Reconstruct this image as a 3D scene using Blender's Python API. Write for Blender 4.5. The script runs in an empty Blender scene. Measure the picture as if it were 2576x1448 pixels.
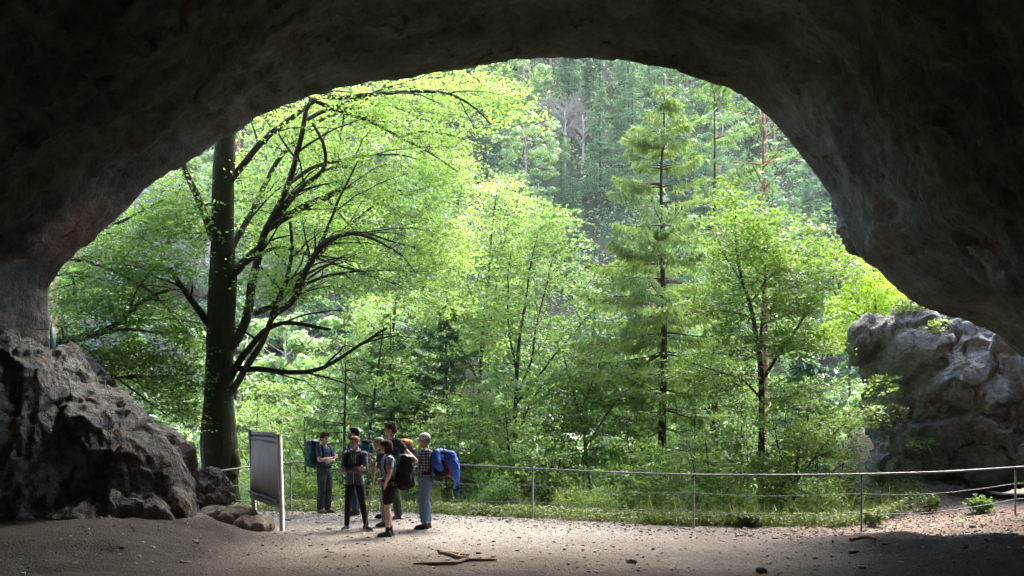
import bpy, bmesh, math, random
import numpy as np
from mathutils import Vector, Matrix, Euler

SC = bpy.context.scene
COL = SC.collection
F = 2500.0
EYE = 1.8
HV = 1085.0
HU = 1288.0

def P(u, v, Y):
    return np.array([(u - HU) / F * Y, Y, EYE + (HV - v) / F * Y])

# ------------------------------------------------------------------ noise
def _hash(ix, iy, iz, seed):
    h = (ix.astype(np.int64) * 374761393 + iy.astype(np.int64) * 668265263 + iz.astype(np.int64) * 2147483647 + seed * 1274126177) & 0xffffffff
    h = ((h ^ (h >> 13)) * 1274126177) & 0xffffffff
    h = ((h ^ (h >> 16)) * 2246822519) & 0xffffffff
    return ((h ^ (h >> 15)) & 0xffffff) / float(0xffffff) * 2 - 1

def vnoise(p, seed=0):
    p = np.asarray(p, float)
    i = np.floor(p)
    f = p - i
    f = f * f * f * (f * (f * 6 - 15) + 10)
    i = i.astype(np.int64)
    r = 0
    for dx in (0, 1):
        wx = f[:, 0] if dx else 1 - f[:, 0]
        for dy in (0, 1):
            wy = f[:, 1] if dy else 1 - f[:, 1]
            for dz in (0, 1):
                wz = f[:, 2] if dz else 1 - f[:, 2]
                r = r + wx * wy * wz * _hash(i[:, 0] + dx, i[:, 1] + dy, i[:, 2] + dz, seed)
    return r

def fbm(p, octs=5, seed=0, gain=.5, ridged=False):
    p = np.asarray(p, float)
    a, s, t = 1.0, 0, 0
    for k in range(octs):
        n = vnoise(p * (2.03 ** k) + 17.3 * k, seed + k)
        if ridged:
            n = 1 - 2 * np.abs(n)
        s = s + a * n
        t += a
        a *= gain
    return s / t

# ------------------------------------------------------------------ mesh builder
class MB:
    def __init__(self):
        self.v = []; self.f = []; self.n = 0
    def add(self, v, f):
        v = np.asarray(v, float).reshape(-1, 3)
        f = np.asarray(f, int)
        if len(f):
            self.f.append(f + self.n)
        self.v.append(v); self.n += len(v)
    def tube(self, pts, rad, ns=6, cap=True):
        pts = np.asarray(pts, float); n = len(pts)
        rad = np.broadcast_to(np.asarray(rad, float), (n,))
        t = np.gradient(pts, axis=0)
        t /= (np.linalg.norm(t, axis=1, keepdims=True) + 1e-9)
        ref = np.array([0, 0, 1.0]) if abs(t[0, 2]) < .9 else np.array([1.0, 0, 0])
        s = np.cross(t, ref); nn = np.linalg.norm(s, axis=1, keepdims=True)
        bad = nn[:, 0] < 1e-3
        s[bad] = np.cross(t[bad], [0, 1.0, 0]); s /= (np.linalg.norm(s, axis=1, keepdims=True) + 1e-9)
        q = np.cross(t, s)
        a = np.arange(ns) * 2 * math.pi / ns
        V = pts[:, None, :] + rad[:, None, None] * (np.cos(a)[None, :, None] * s[:, None, :] + np.sin(a)[None, :, None] * q[:, None, :])
        i, j = np.meshgrid(np.arange(n - 1), np.arange(ns), indexing='ij')
        j2 = (j + 1) % ns
        fc = np.stack([i * ns + j, i * ns + j2, (i + 1) * ns + j2, (i + 1) * ns + j], -1).reshape(-1, 4)
        self.add(V.reshape(-1, 3), fc)
        if cap and ns == 4:
            pass
        elif cap:
            for k, ring in ((0, 0), (n - 1, (n - 1) * ns)):
                base = self.n
                c = pts[k]
                self.add([c], [])
                off = self.n - 1
                start = off - n * ns if k == 0 else off - 1 - n * ns
                r = start + ring + np.arange(ns)
                r2 = start + ring + (np.arange(ns) + 1) % ns
                self.f.append(np.stack([r, r2, np.full(ns, off), np.full(ns, off)], -1))
    def box(self, c, s, R=None):
        v = np.array([[x, y, z] for x in (-.5, .5) for y in (-.5, .5) for z in (-.5, .5)]) * np.array(s)
        if R is not None:
            v = v @ np.array(R).T
        self.add(v + np.array(c), [[0, 1, 3, 2], [4, 6, 7, 5], [0, 4, 5, 1], [2, 3, 7, 6], [0, 2, 6, 4], [1, 5, 7, 3]])
    def ell(self, c, r, R=None, nu=16, nv=10):
        u = np.arange(nu) * 2 * math.pi / nu
        w = np.linspace(0, math.pi, nv + 1)
        U, W = np.meshgrid(u, w)
        v = np.stack([np.cos(U) * np.sin(W), np.sin(U) * np.sin(W), np.cos(W)], -1).reshape(-1, 3) * np.array(r)
        if R is not None:
            v = v @ np.array(R).T
        i, j = np.meshgrid(np.arange(nv), np.arange(nu), indexing='ij')
        j2 = (j + 1) % nu
        f = np.stack([i * nu + j, (i + 1) * nu + j, (i + 1) * nu + j2, i * nu + j2], -1).reshape(-1, 4)
        self.add(v + np.array(c), f)
    def cone(self, p0, r0, p1, r1, ns=12, caps=True):
        """tapered capsule"""
        p0 = np.asarray(p0, float); p1 = np.asarray(p1, float)
        d = p1 - p0; L = np.linalg.norm(d) + 1e-9; d = d / L
        pts = []; rr = []
        for a in (80, 60, 35):
            pts.append(p0 - d * r0 * math.sin(math.radians(a))); rr.append(r0 * math.cos(math.radians(a)))
        pts.append(p0); rr.append(r0)
        pts.append((p0 + p1) / 2); rr.append((r0 + r1) / 2)
        pts.append(p1); rr.append(r1)
        for a in (35, 60, 80):
            pts.append(p1 + d * r1 * math.sin(math.radians(a))); rr.append(r1 * math.cos(math.radians(a)))
        # straight frames
        pts = np.array(pts); rr = np.array(rr)
        ref = np.array([0, 0, 1.0]) if abs(d[2]) < .9 else np.array([1.0, 0, 0])
        s = np.cross(d, ref); s /= np.linalg.norm(s); q = np.cross(d, s)
        a = np.arange(ns) * 2 * math.pi / ns
        V = pts[:, None, :] + rr[:, None, None] * (np.cos(a)[None, :, None] * s + np.sin(a)[None, :, None] * q)
        n = len(pts)
        i, j = np.meshgrid(np.arange(n - 1), np.arange(ns), indexing='ij'); j2 = (j + 1) % ns
        fc = [list(x) for x in np.stack([i * ns + j, i * ns + j2, (i + 1) * ns + j2, (i + 1) * ns + j], -1).reshape(-1, 4)]
        self.add(V.reshape(-1, 3), fc)
        b = self.n
        self.add([pts[0] - d * r0 * .02, pts[-1] + d * r1 * .02], [])
        st = b - n * ns
        k = np.arange(ns); k2 = (k + 1) % ns
        self.f.append(np.stack([st + k2, st + k, np.full(ns, b), np.full(ns, b)], -1))
        e = st + (n - 1) * ns
        self.f.append(np.stack([e + k, e + k2, np.full(ns, b + 1), np.full(ns, b + 1)], -1))
    def quads(self, V):
        """V (N,4,3)"""
        N = len(V)
        self.add(V.reshape(-1, 3), np.arange(N * 4).reshape(N, 4))
    def mesh(self, name, smooth=True):
        V = np.concatenate(self.v) if self.v else np.zeros((0, 3))
        Fc = np.concatenate(self.f) if self.f else np.zeros((0, 4), int)
        return np_mesh(name, V, Fc, smooth)

def np_mesh(name, V, Fc, smooth=True):
    me = bpy.data.meshes.new(name)
    Fc = np.asarray(Fc, np.int32)
    tri = Fc[:, 2] == Fc[:, 3]
    tot = np.where(tri, 3, 4).astype(np.int32)
    flat = Fc.reshape(-1)
    mask = np.ones(len(flat), bool); mask[3::4] = ~tri
    idx = flat[mask]
    me.vertices.add(len(V)); me.vertices.foreach_set('co', np.asarray(V, np.float32).reshape(-1))
    me.loops.add(len(idx)); me.loops.foreach_set('vertex_index', idx.astype(np.int32))
    me.polygons.add(len(Fc))
    st = np.concatenate([[0], np.cumsum(tot)[:-1]]).astype(np.int32)
    me.polygons.foreach_set('loop_start', st)
    me.polygons.foreach_set('use_smooth', np.full(len(Fc), smooth))
    me.update(calc_edges=True)
    me.validate()
    return me

def link(name, me, mat=None, parent=None, loc=None):
    o = bpy.data.objects.new(name, me); COL.objects.link(o)
    if mat is not None and me is not None and not me.materials:
        me.materials.append(mat)
    if parent is not None:
        o.parent = parent
    if loc is not None:
        o.location = loc
    return o

def tag(o, label=None, cat=None, group=None, kind=None):
    if label: o['label'] = label
    if cat: o['category'] = cat
    if group: o['group'] = group
    if kind: o['kind'] = kind
    return o

def empty(name, loc, label=None, cat=None, group=None):
    o = bpy.data.objects.new(name, None); COL.objects.link(o)
    o.location = [float(a) for a in loc]
    o.empty_display_size = .2
    return tag(o, label, cat, group)

def copy_tree(o, parent=None):
    c = o.copy(); COL.objects.link(c)
    if parent is not None: c.parent = parent
    for ch in list(o.children):
        copy_tree(ch, c)
    return c

def blob(mb, name, voxel=.01, smooth=6, disp=None, factor=.5):
    """union of the closed shapes in mb, as one continuous surface"""
    me = mb.mesh('tmp')
    o = bpy.data.objects.new('tmp', me); COL.objects.link(o)
    m = o.modifiers.new('r', 'REMESH'); m.mode = 'VOXEL'; m.voxel_size = voxel; m.use_smooth_shade = True
    if smooth:
        s = o.modifiers.new('s', 'SMOOTH'); s.iterations = smooth; s.factor = factor
    dg = bpy.context.evaluated_depsgraph_get()
    r = bpy.data.meshes.new_from_object(o.evaluated_get(dg))
    bpy.data.objects.remove(o); bpy.data.meshes.remove(me)
    r.name = name
    if disp is not None:
        n = len(r.vertices)
        co = np.empty(n * 3, np.float32); r.vertices.foreach_get('co', co)
        no = np.empty(n * 3, np.float32); r.vertices.foreach_get('normal', no)
        co = co.reshape(-1, 3).astype(float); no = no.reshape(-1, 3).astype(float)
        co = disp(co, no)
        r.vertices.foreach_set('co', co.astype(np.float32).reshape(-1)); r.update()
    r.polygons.foreach_set('use_smooth', np.ones(len(r.polygons), bool))
    return r

# ------------------------------------------------------------------ materials
def newmat(name):
    m = bpy.data.materials.new(name); m.use_nodes = True
    nt = m.node_tree; nt.nodes.clear()
    out = nt.nodes.new('ShaderNodeOutputMaterial')
    return m, nt, out

def N(nt, t, **kw):
    n = nt.nodes.new(t)
    for k, v in kw.items():
        if k in n.inputs: n.inputs[k].default_value = v
        else: setattr(n, k, v)
    return n

def ramp(nt, fac, stops):
    r = nt.nodes.new('ShaderNodeValToRGB')
    e = r.color_ramp.elements
    while len(e) < len(stops): e.new(.5)
    for el, (p, c) in zip(e, stops):
        el.position = p
        el.color = (c, c, c, 1) if isinstance(c, (int, float)) else (*c, 1)
    nt.links.new(fac, r.inputs[0])
    return r.outputs[0]

def mixc(nt, fac, a, b, mode='MIX'):
    m = nt.nodes.new('ShaderNodeMix'); m.data_type = 'RGBA'; m.blend_type = mode
    def setin(i, x):
        if hasattr(x, 'is_linked') or hasattr(x, 'links'):
            nt.links.new(x, m.inputs[i])
        else:
            m.inputs[i].default_value = x if isinstance(x, (int, float)) else (*x, 1)
    setin(0, fac); setin(6, a); setin(7, b)
    return m.outputs[2]

def noise(nt, scale, detail=6, rough=.6, vec=None, dist=0):
    n = nt.nodes.new('ShaderNodeTexNoise'); n.inputs['Scale'].default_value = scale
    n.inputs['Detail'].default_value = detail; n.inputs['Roughness'].default_value = rough
    n.inputs['Distortion'].default_value = dist
    if vec is None:
        g = nt.nodes.new('ShaderNodeNewGeometry'); vec = g.outputs['Position']
    nt.links.new(vec, n.inputs['Vector'])
    return n.outputs['Fac']

def mapping(nt, scale=(1, 1, 1), rot=(0, 0, 0), src='Position'):
    m = nt.nodes.new('ShaderNodeMapping'); m.inputs['Scale'].default_value = scale; m.inputs['Rotation'].default_value = rot
    if src == 'Position':
        g = nt.nodes.new('ShaderNodeNewGeometry'); nt.links.new(g.outputs['Position'], m.inputs[0])
    else:
        g = nt.nodes.new('ShaderNodeTexCoord'); nt.links.new(g.outputs['Object'], m.inputs[0])
    return m.outputs[0]

def bsdf(nt, out, col, rough=.9, bump=None, bstr=.5, bdist=.02, spec=.3, metal=0):
    b = nt.nodes.new('ShaderNodeBsdfPrincipled')
    if hasattr(col, 'links'): nt.links.new(col, b.inputs['Base Color'])
    else: b.inputs['Base Color'].default_value = (*col, 1)
    b.inputs['Roughness'].default_value = rough
    b.inputs['Specular IOR Level'].default_value = spec
    b.inputs['Metallic'].default_value = metal
    if bump is not None:
        bp = nt.nodes.new('ShaderNodeBump'); bp.inputs['Strength'].default_value = bstr; bp.inputs['Distance'].default_value = bdist
        nt.links.new(bump, bp.inputs['Height']); nt.links.new(bp.outputs[0], b.inputs['Normal'])
    nt.links.new(b.outputs[0], out.inputs[0])
    return b

def simple(name, col, rough=.8, nscale=40, var=.25, bstr=.3, bdist=.004, spec=.3, metal=0):
    m, nt, out = newmat(name)
    tc = nt.nodes.new('ShaderNodeTexCoord')
    n = noise(nt, nscale, 5, .6, tc.outputs['Object'])
    c = mixc(nt, n, tuple(x * (1 - var) for x in col), tuple(min(1, x * (1 + var)) for x in col))
    bsdf(nt, out, c, rough, n, bstr, bdist, spec, metal)
    return m

def rock_mat(name, base, dark, brown=None, red=False, vscale=1.0, bd=.08, blackspots=True, moss=False, crack=.25):
    m, nt, out = newmat(name)
    n1 = noise(nt, .5 * vscale, 8, .6, dist=.4)
    c = ramp(nt, n1, [(.3, dark), (.7, base)])
    if brown:
        n2 = noise(nt, .9 * vscale, 7, .65, mapping(nt, (1, 1, 1.6), (.3, .2, 0)), dist=.6)
        c = mixc(nt, ramp(nt, n2, [(.48, 0.), (.62, .8)]), c, brown)
    if red:
        g = nt.nodes.new('ShaderNodeNewGeometry')
        vm = nt.nodes.new('ShaderNodeVectorMath'); vm.operation = 'DISTANCE'
        vm.inputs[1].default_value = tuple(P(190, 600, 18.6))
        nt.links.new(g.outputs['Position'], vm.inputs[0])
        nn = noise(nt, 1.6, 5, .6)
        ad = nt.nodes.new('ShaderNodeMath'); ad.operation = 'MULTIPLY_ADD'; ad.inputs[1].default_value = 1.8
        nt.links.new(nn, ad.inputs[0]); nt.links.new(vm.outputs['Value'], ad.inputs[2])
        c = mixc(nt, ramp(nt, ad.outputs[0], [(.75, .0), (1., .0)]) if False else _less(nt, ad.outputs[0], .9, 1.9), c, (.36, .17, .105))
    if blackspots:
        n3 = noise(nt, 1.1 * vscale, 9, .75, mapping(nt, (1, 1, .7), (0, .5, 0)), dist=1.2)
        c = mixc(nt, ramp(nt, n3, [(.56, 0.), (.66, .85)]), c, tuple(x * .22 for x in dark))
    if moss:
        g = nt.nodes.new('ShaderNodeNewGeometry'); sx = nt.nodes.new('ShaderNodeSeparateXYZ')
        nt.links.new(g.outputs['Normal'], sx.inputs[0])
        n4 = noise(nt, 2.2, 6, .6)
        mu = nt.nodes.new('ShaderNodeMath'); mu.operation = 'MULTIPLY'
        nt.links.new(sx.outputs[2], mu.inputs[0]); nt.links.new(n4, mu.inputs[1])
        c = mixc(nt, ramp(nt, mu.outputs[0], [(.36, 0.), (.46, .8)]), c, (.045, .07, .018))
    n5 = noise(nt, 7 * vscale, 10, .7)
    c = mixc(nt, ramp(nt, n5, [(.3, .55), (.7, 1.0)]), (0, 0, 0), c)
    a_ = nt.nodes.new('ShaderNodeTexNoise'); a_.noise_type = 'RIDGED_MULTIFRACTAL'; a_.inputs['Scale'].default_value = 1.9 * vscale; a_.inputs['Detail'].default_value = 9; a_.inputs['Roughness'].default_value = .62
    a_.inputs['Lacunarity'].default_value = 2.2; a_.inputs['Distortion'].default_value = .5
    g_ = nt.nodes.new('ShaderNodeNewGeometry'); nt.links.new(g_.outputs['Position'], a_.inputs['Vector'])
    v_ = nt.nodes.new('ShaderNodeTexVoronoi'); v_.feature = 'DISTANCE_TO_EDGE'; v_.inputs['Scale'].default_value = 2.3 * vscale; v_.inputs['Randomness'].default_value = 1
    w_ = nt.nodes.new('ShaderNodeVectorMath'); w_.operation = 'MULTIPLY_ADD'; w_.inputs[1].default_value = (.5, .5, .5)
    nn_ = nt.nodes.new('ShaderNodeTexNoise'); nn_.inputs['Scale'].default_value = 1.6 * vscale; nn_.inputs['Detail'].default_value = 6; nt.links.new(g_.outputs['Position'], nn_.inputs['Vector'])
    nt.links.new(nn_.outputs['Color'], w_.inputs[0]); nt.links.new(g_.outputs['Position'], w_.inputs[2]); nt.links.new(w_.outputs[0], v_.inputs['Vector'])
    cr = ramp(nt, v_.outputs['Distance'], [(0., 0.), (.06, 1.)])
    s1 = nt.nodes.new('ShaderNodeMath'); s1.operation = 'MULTIPLY_ADD'; s1.inputs[1].default_value = crack; nt.links.new(cr, s1.inputs[0]); nt.links.new(noise(nt, 3.4 * vscale, 13, .72, dist=.3), s1.inputs[2])
    s2 = nt.nodes.new('ShaderNodeMath'); s2.operation = 'MULTIPLY_ADD'; s2.inputs[1].default_value = .35; nt.links.new(a_.outputs['Fac'], s2.inputs[0]); nt.links.new(s1.outputs[0], s2.inputs[2])
    bsdf(nt, out, c, .92, s2.outputs[0], 1.0, bd, .2)
    return m

def _less(nt, val, a, b):
    mr = nt.nodes.new('ShaderNodeMapRange'); mr.inputs[1].default_value = a; mr.inputs[2].default_value = b
    mr.inputs[3].default_value = .65; mr.inputs[4].default_value = 0; nt.links.new(val, mr.inputs[0])
    return mr.outputs[0]

def leaf_mat(name, c1, c2, trans=.45, tcol=None, rough=.45, spec=.4, objvar=.25):
    m, nt, out = newmat(name)
    g = nt.nodes.new('ShaderNodeNewGeometry')
    oi = nt.nodes.new('ShaderNodeObjectInfo')
    c = mixc(nt, g.outputs['Random Per Island'], c1, c2)
    hs = nt.nodes.new('ShaderNodeHueSaturation')
    nt.links.new(c, hs.inputs['Color'])
    for o_, i_, lo, hi in ((oi.outputs['Random'], 'Value', 1 - objvar, 1 + objvar), (oi.outputs['Random'], 'Hue', .5 + .02, .5 - .02)):
        mr = nt.nodes.new('ShaderNodeMapRange'); mr.inputs[3].default_value = lo; mr.inputs[4].default_value = hi
        nt.links.new(o_, mr.inputs[0]); nt.links.new(mr.outputs[0], hs.inputs[i_])
    b = nt.nodes.new('ShaderNodeBsdfPrincipled'); b.inputs['Roughness'].default_value = rough
    b.inputs['Specular IOR Level'].default_value = spec
    nt.links.new(hs.outputs[0], b.inputs['Base Color'])
    t = nt.nodes.new('ShaderNodeBsdfTranslucent')
    tc = mixc(nt, 1.0, hs.outputs[0], tcol or (1.3, 1.5, .7), 'MULTIPLY')
    nt.links.new(tc, t.inputs[0])
    mx = nt.nodes.new('ShaderNodeMixShader'); mx.inputs[0].default_value = trans
    nt.links.new(b.outputs[0], mx.inputs[1]); nt.links.new(t.outputs[0], mx.inputs[2])
    nt.links.new(mx.outputs[0], out.inputs[0])
    return m

def bark_mat(name, c1, c2, moss=0, vs=1):
    m, nt, out = newmat(name)
    n = noise(nt, 9 * vs, 8, .7, mapping(nt, (1, 1, .25)))
    c = ramp(nt, n, [(.35, c1), (.65, c2)])
    if moss:
        n2 = noise(nt, 1.7 * vs, 7, .7)
        c = mixc(nt, ramp(nt, n2, [(.5 - moss * .2, 0.), (.62 - moss * .2, .9)]), c, (.024, .028, .009))
    bsdf(nt, out, c, .9, n, 1.0, .04, .1)
    return m
# ------------------------------------------------------------------ terrain
EX = np.array([-40, -12, -9, -6.6, -6.0, -5.6, -2.6, .4, 3.3, 6.2, 8.0, 9.6, 12, 40.])
EY = np.array([24, 20, 19.5, 20.6, 21.6, 22.6, 22.3, 20.6, 18.9, 18.8, 20.4, 22.5, 25, 30.])
def edge(x): return np.interp(x, EX, EY)
def sm(a, b, x):
    t = np.clip((x - a) / (b - a), 0, 1); return t * t * (3 - 2 * t)
def gz(x, y, detail=True):
    x = np.asarray(x, float); y = np.asarray(y, float)
    sh = x.shape; x = x.ravel(); y = y.ravel()
    d = y - edge(x)
    p = np.stack([x, y, np.zeros_like(x)], -1)
    z = np.zeros_like(x)
    # near mounds of the cave floor
    z += .30 * sm(-4.3, -6.0, x) * sm(13, 16, y) * sm(22.0, 18.4, y)
    z += .20 * sm(4.6, 6.4, x + .45 * (y - 14)) * sm(16.6, 15.2, y)
    z += .07 * fbm(p * .45, 3, 5) * sm(24, 17, y) 
    z += .30 * sm(7.0, 10.5, x) * sm(16.3, 18.6, y)
    # drop behind the railing, gorge, far hillside
    right = sm(7.2, 10.0, x) * sm(34, 27, y)
    drop = -.12 * np.clip(d, 0, 1) - .55 * np.clip(d - 1, 0, 6) - .8 * np.clip(d - 7, 0, 14)
    drop *= 1 - right
    z += np.where(d > 0, drop, 0)
    z += right * np.clip(d + .6, 0, 6) * .30
    z = np.maximum(z, -15.5)
    far = np.clip(y - 58 - 6 * np.sin(x * .05), 0, 400)
    hill = far * .95 + 7 * fbm(p * .03, 3, 9) * sm(0, 20, far) - np.clip(far - 110, 0, 400) * .75
    z = z + hill
    if detail:
        m = sm(16, 26, np.abs(y - 18) + 16) * 0 + 1
        z += .018 * fbm(p * 3.1, 3, 21) + .010 * fbm(p * 11, 2, 22)
        z += .5 * fbm(p * .3, 3, 23) * sm(1.5, 6, d)
        z += .11 * (fbm(p * 1.5, 4, 24)) * (sm(-3.6, -5, x) * sm(20, 18, y) + sm(4.5, 6, x + .35 * (y - 14)) * sm(16.4, 15, y))
    return z.reshape(sh)
def gz1(x, y): return float(gz(np.array([x]), np.array([y]))[0])

def build_ground():
    ys = np.concatenate([np.linspace(-30, 9, 30)[:-1], np.arange(9, 27, .075), np.geomspace(27, 420, 170)])
    t = np.linspace(-1, 1, 421)
    xs = 13 * t * (1 + 10 * np.abs(t) ** 7)
    X, Y = np.meshgrid(xs, ys)
    Z = gz(X, Y)
    V = np.stack([X, Y, Z], -1).reshape(-1, 3)
    nx = len(xs); i, j = np.meshgrid(np.arange(len(ys) - 1), np.arange(nx - 1), indexing='ij')
    Fc = np.stack([i * nx + j, i * nx + j + 1, (i + 1) * nx + j + 1, (i + 1) * nx + j], -1).reshape(-1, 4)
    me = np_mesh('ground', V, Fc)
    d = (Y - edge(X)).ravel()
    a = me.attributes.new('beyond', 'FLOAT', 'POINT')
    a.data.foreach_set('value', d.astype(np.float32))
    m, nt, out = newmat('ground_gravel')
    at = nt.nodes.new('ShaderNodeAttribute'); at.attribute_name = 'beyond'
    vor = nt.nodes.new('ShaderNodeTexVoronoi'); vor.inputs['Scale'].default_value = 26
    g = nt.nodes.new('ShaderNodeNewGeometry'); nt.links.new(g.outputs['Position'], vor.inputs['Vector'])
    grav = ramp(nt, vor.outputs['Color'], [(0., (.11, .09, .074)), (.5, (.215, .19, .165)), (1., (.40, .37, .335))])
    fine = noise(nt, 60, 6, .75)
    soil = ramp(nt, fine, [(.3, (.135, .112, .09)), (.7, (.27, .238, .20))])
    wide = noise(nt, .7, 5, .65)
    c = mixc(nt, ramp(nt, wide, [(.42, 0.), (.6, 1.)]), grav, soil)
    litter = ramp(nt, noise(nt, 34, 5, .8), [(.35, (.10, .055, .035)), (.55, (.26, .17, .12)), (.75, (.45, .38, .32))])
    # leaf litter along the path's outer edge and to the right
    sx = nt.nodes.new('ShaderNodeSeparateXYZ'); nt.links.new(g.outputs['Position'], sx.inputs[0])
    def mr(val, a_, b_, lo=0., hi=1.):
        q = nt.nodes.new('ShaderNodeMapRange'); q.inputs[1].default_value = a_; q.inputs[2].default_value = b_
        q.inputs[3].default_value = lo; q.inputs[4].default_value = hi; nt.links.new(val, q.inputs[0]); return q.outputs[0]
    def mul(a_, b_):
        q = nt.nodes.new('ShaderNodeMath'); q.operation = 'MULTIPLY'; nt.links.new(a_, q.inputs[0]); nt.links.new(b_, q.inputs[1]); return q.outputs[0]
    lit = mul(mr(sx.outputs[0], 2.5, 6.), mr(sx.outputs[1], 13.5, 15.5))
    lit = mul(lit, ramp(nt, noise(nt, 1.3, 6, .7), [(.35, .1), (.6, .95)]))
    c = mixc(nt, lit, c, litter)
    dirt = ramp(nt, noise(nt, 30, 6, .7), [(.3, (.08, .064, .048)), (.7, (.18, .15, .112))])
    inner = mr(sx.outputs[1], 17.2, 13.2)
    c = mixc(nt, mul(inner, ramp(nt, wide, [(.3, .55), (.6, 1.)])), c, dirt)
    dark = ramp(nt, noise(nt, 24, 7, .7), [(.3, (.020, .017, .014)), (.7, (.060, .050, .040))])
    c = mixc(nt, mul(mr(sx.outputs[0], -3.0, -4.7), mr(sx.outputs[1], 18.2, 16.9)), c, dark)  # left floor: dark soil, blackened further to paint in the rock's shade
    c = mixc(nt, mr(sx.outputs[1], 13.2, 11.5), c, ramp(nt, fine, [(.3, (.045, .036, .028)), (.7, (.10, .08, .062))]))  # unseen near floor coloured darker so less light bounces into the cave corners
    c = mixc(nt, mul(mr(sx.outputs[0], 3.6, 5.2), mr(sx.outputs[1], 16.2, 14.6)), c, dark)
    forest = ramp(nt, noise(nt, 3.5, 8, .7), [(.35, (.035, .03, .018)), (.55, (.055, .055, .025)), (.75, (.12, .11, .06))])
    c = mixc(nt, mr(at.outputs['Fac'], .0, .9), c, forest)
    bmp = nt.nodes.new('ShaderNodeMath'); bmp.operation = 'ADD'
    nt.links.new(vor.outputs['Distance'], bmp.inputs[0]); nt.links.new(fine, bmp.inputs[1])
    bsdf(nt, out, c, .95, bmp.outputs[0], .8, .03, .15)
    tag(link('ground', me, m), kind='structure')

# ------------------------------------------------------------------ cave
OUT = [(-40, 1750), (20, 1350), (85, 1120), (112, 950), (126, 860), (124, 790), (122, 725), (150, 680), (175, 655), (200, 630), (250, 585), (300, 543), (355, 480),
       (400, 447), (450, 417), (510, 375), (560, 345), (600, 320), (640, 290), (700, 266), (760, 240), (820, 222), (900, 206), (960, 198),
       (1040, 188), (1110, 176), (1180, 165), (1240, 158), (1290, 150), (1340, 146), (1400, 141), (1450, 145), (1500, 149), (1550, 152), (1600, 158), (1650, 166),
       (1700, 174), (1740, 186), (1780, 198), (1840, 218), (1870, 238), (1900, 263), (1930, 285), (1960, 315), (1985, 345), (2010, 373), (2040, 410), (2065, 445), (2095, 485),
       (2125, 540), (2150, 590), (2170, 640), (2210, 668), (2250, 708), (2290, 744), (2330, 762), (2370, 777), (2410, 788), (2450, 803), (2490, 824), (2530, 850), (2580, 890),
       (2680, 970), (2760, 1120), (2800, 1300), (2860, 1750)]
def rim_y(u):
    return np.interp(u, [-40, 130, 500, 1400, 2100, 2600, 2900], [18.6, 18.9, 19.6, 20.5, 20.0, 18.6, 18.3])
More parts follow.
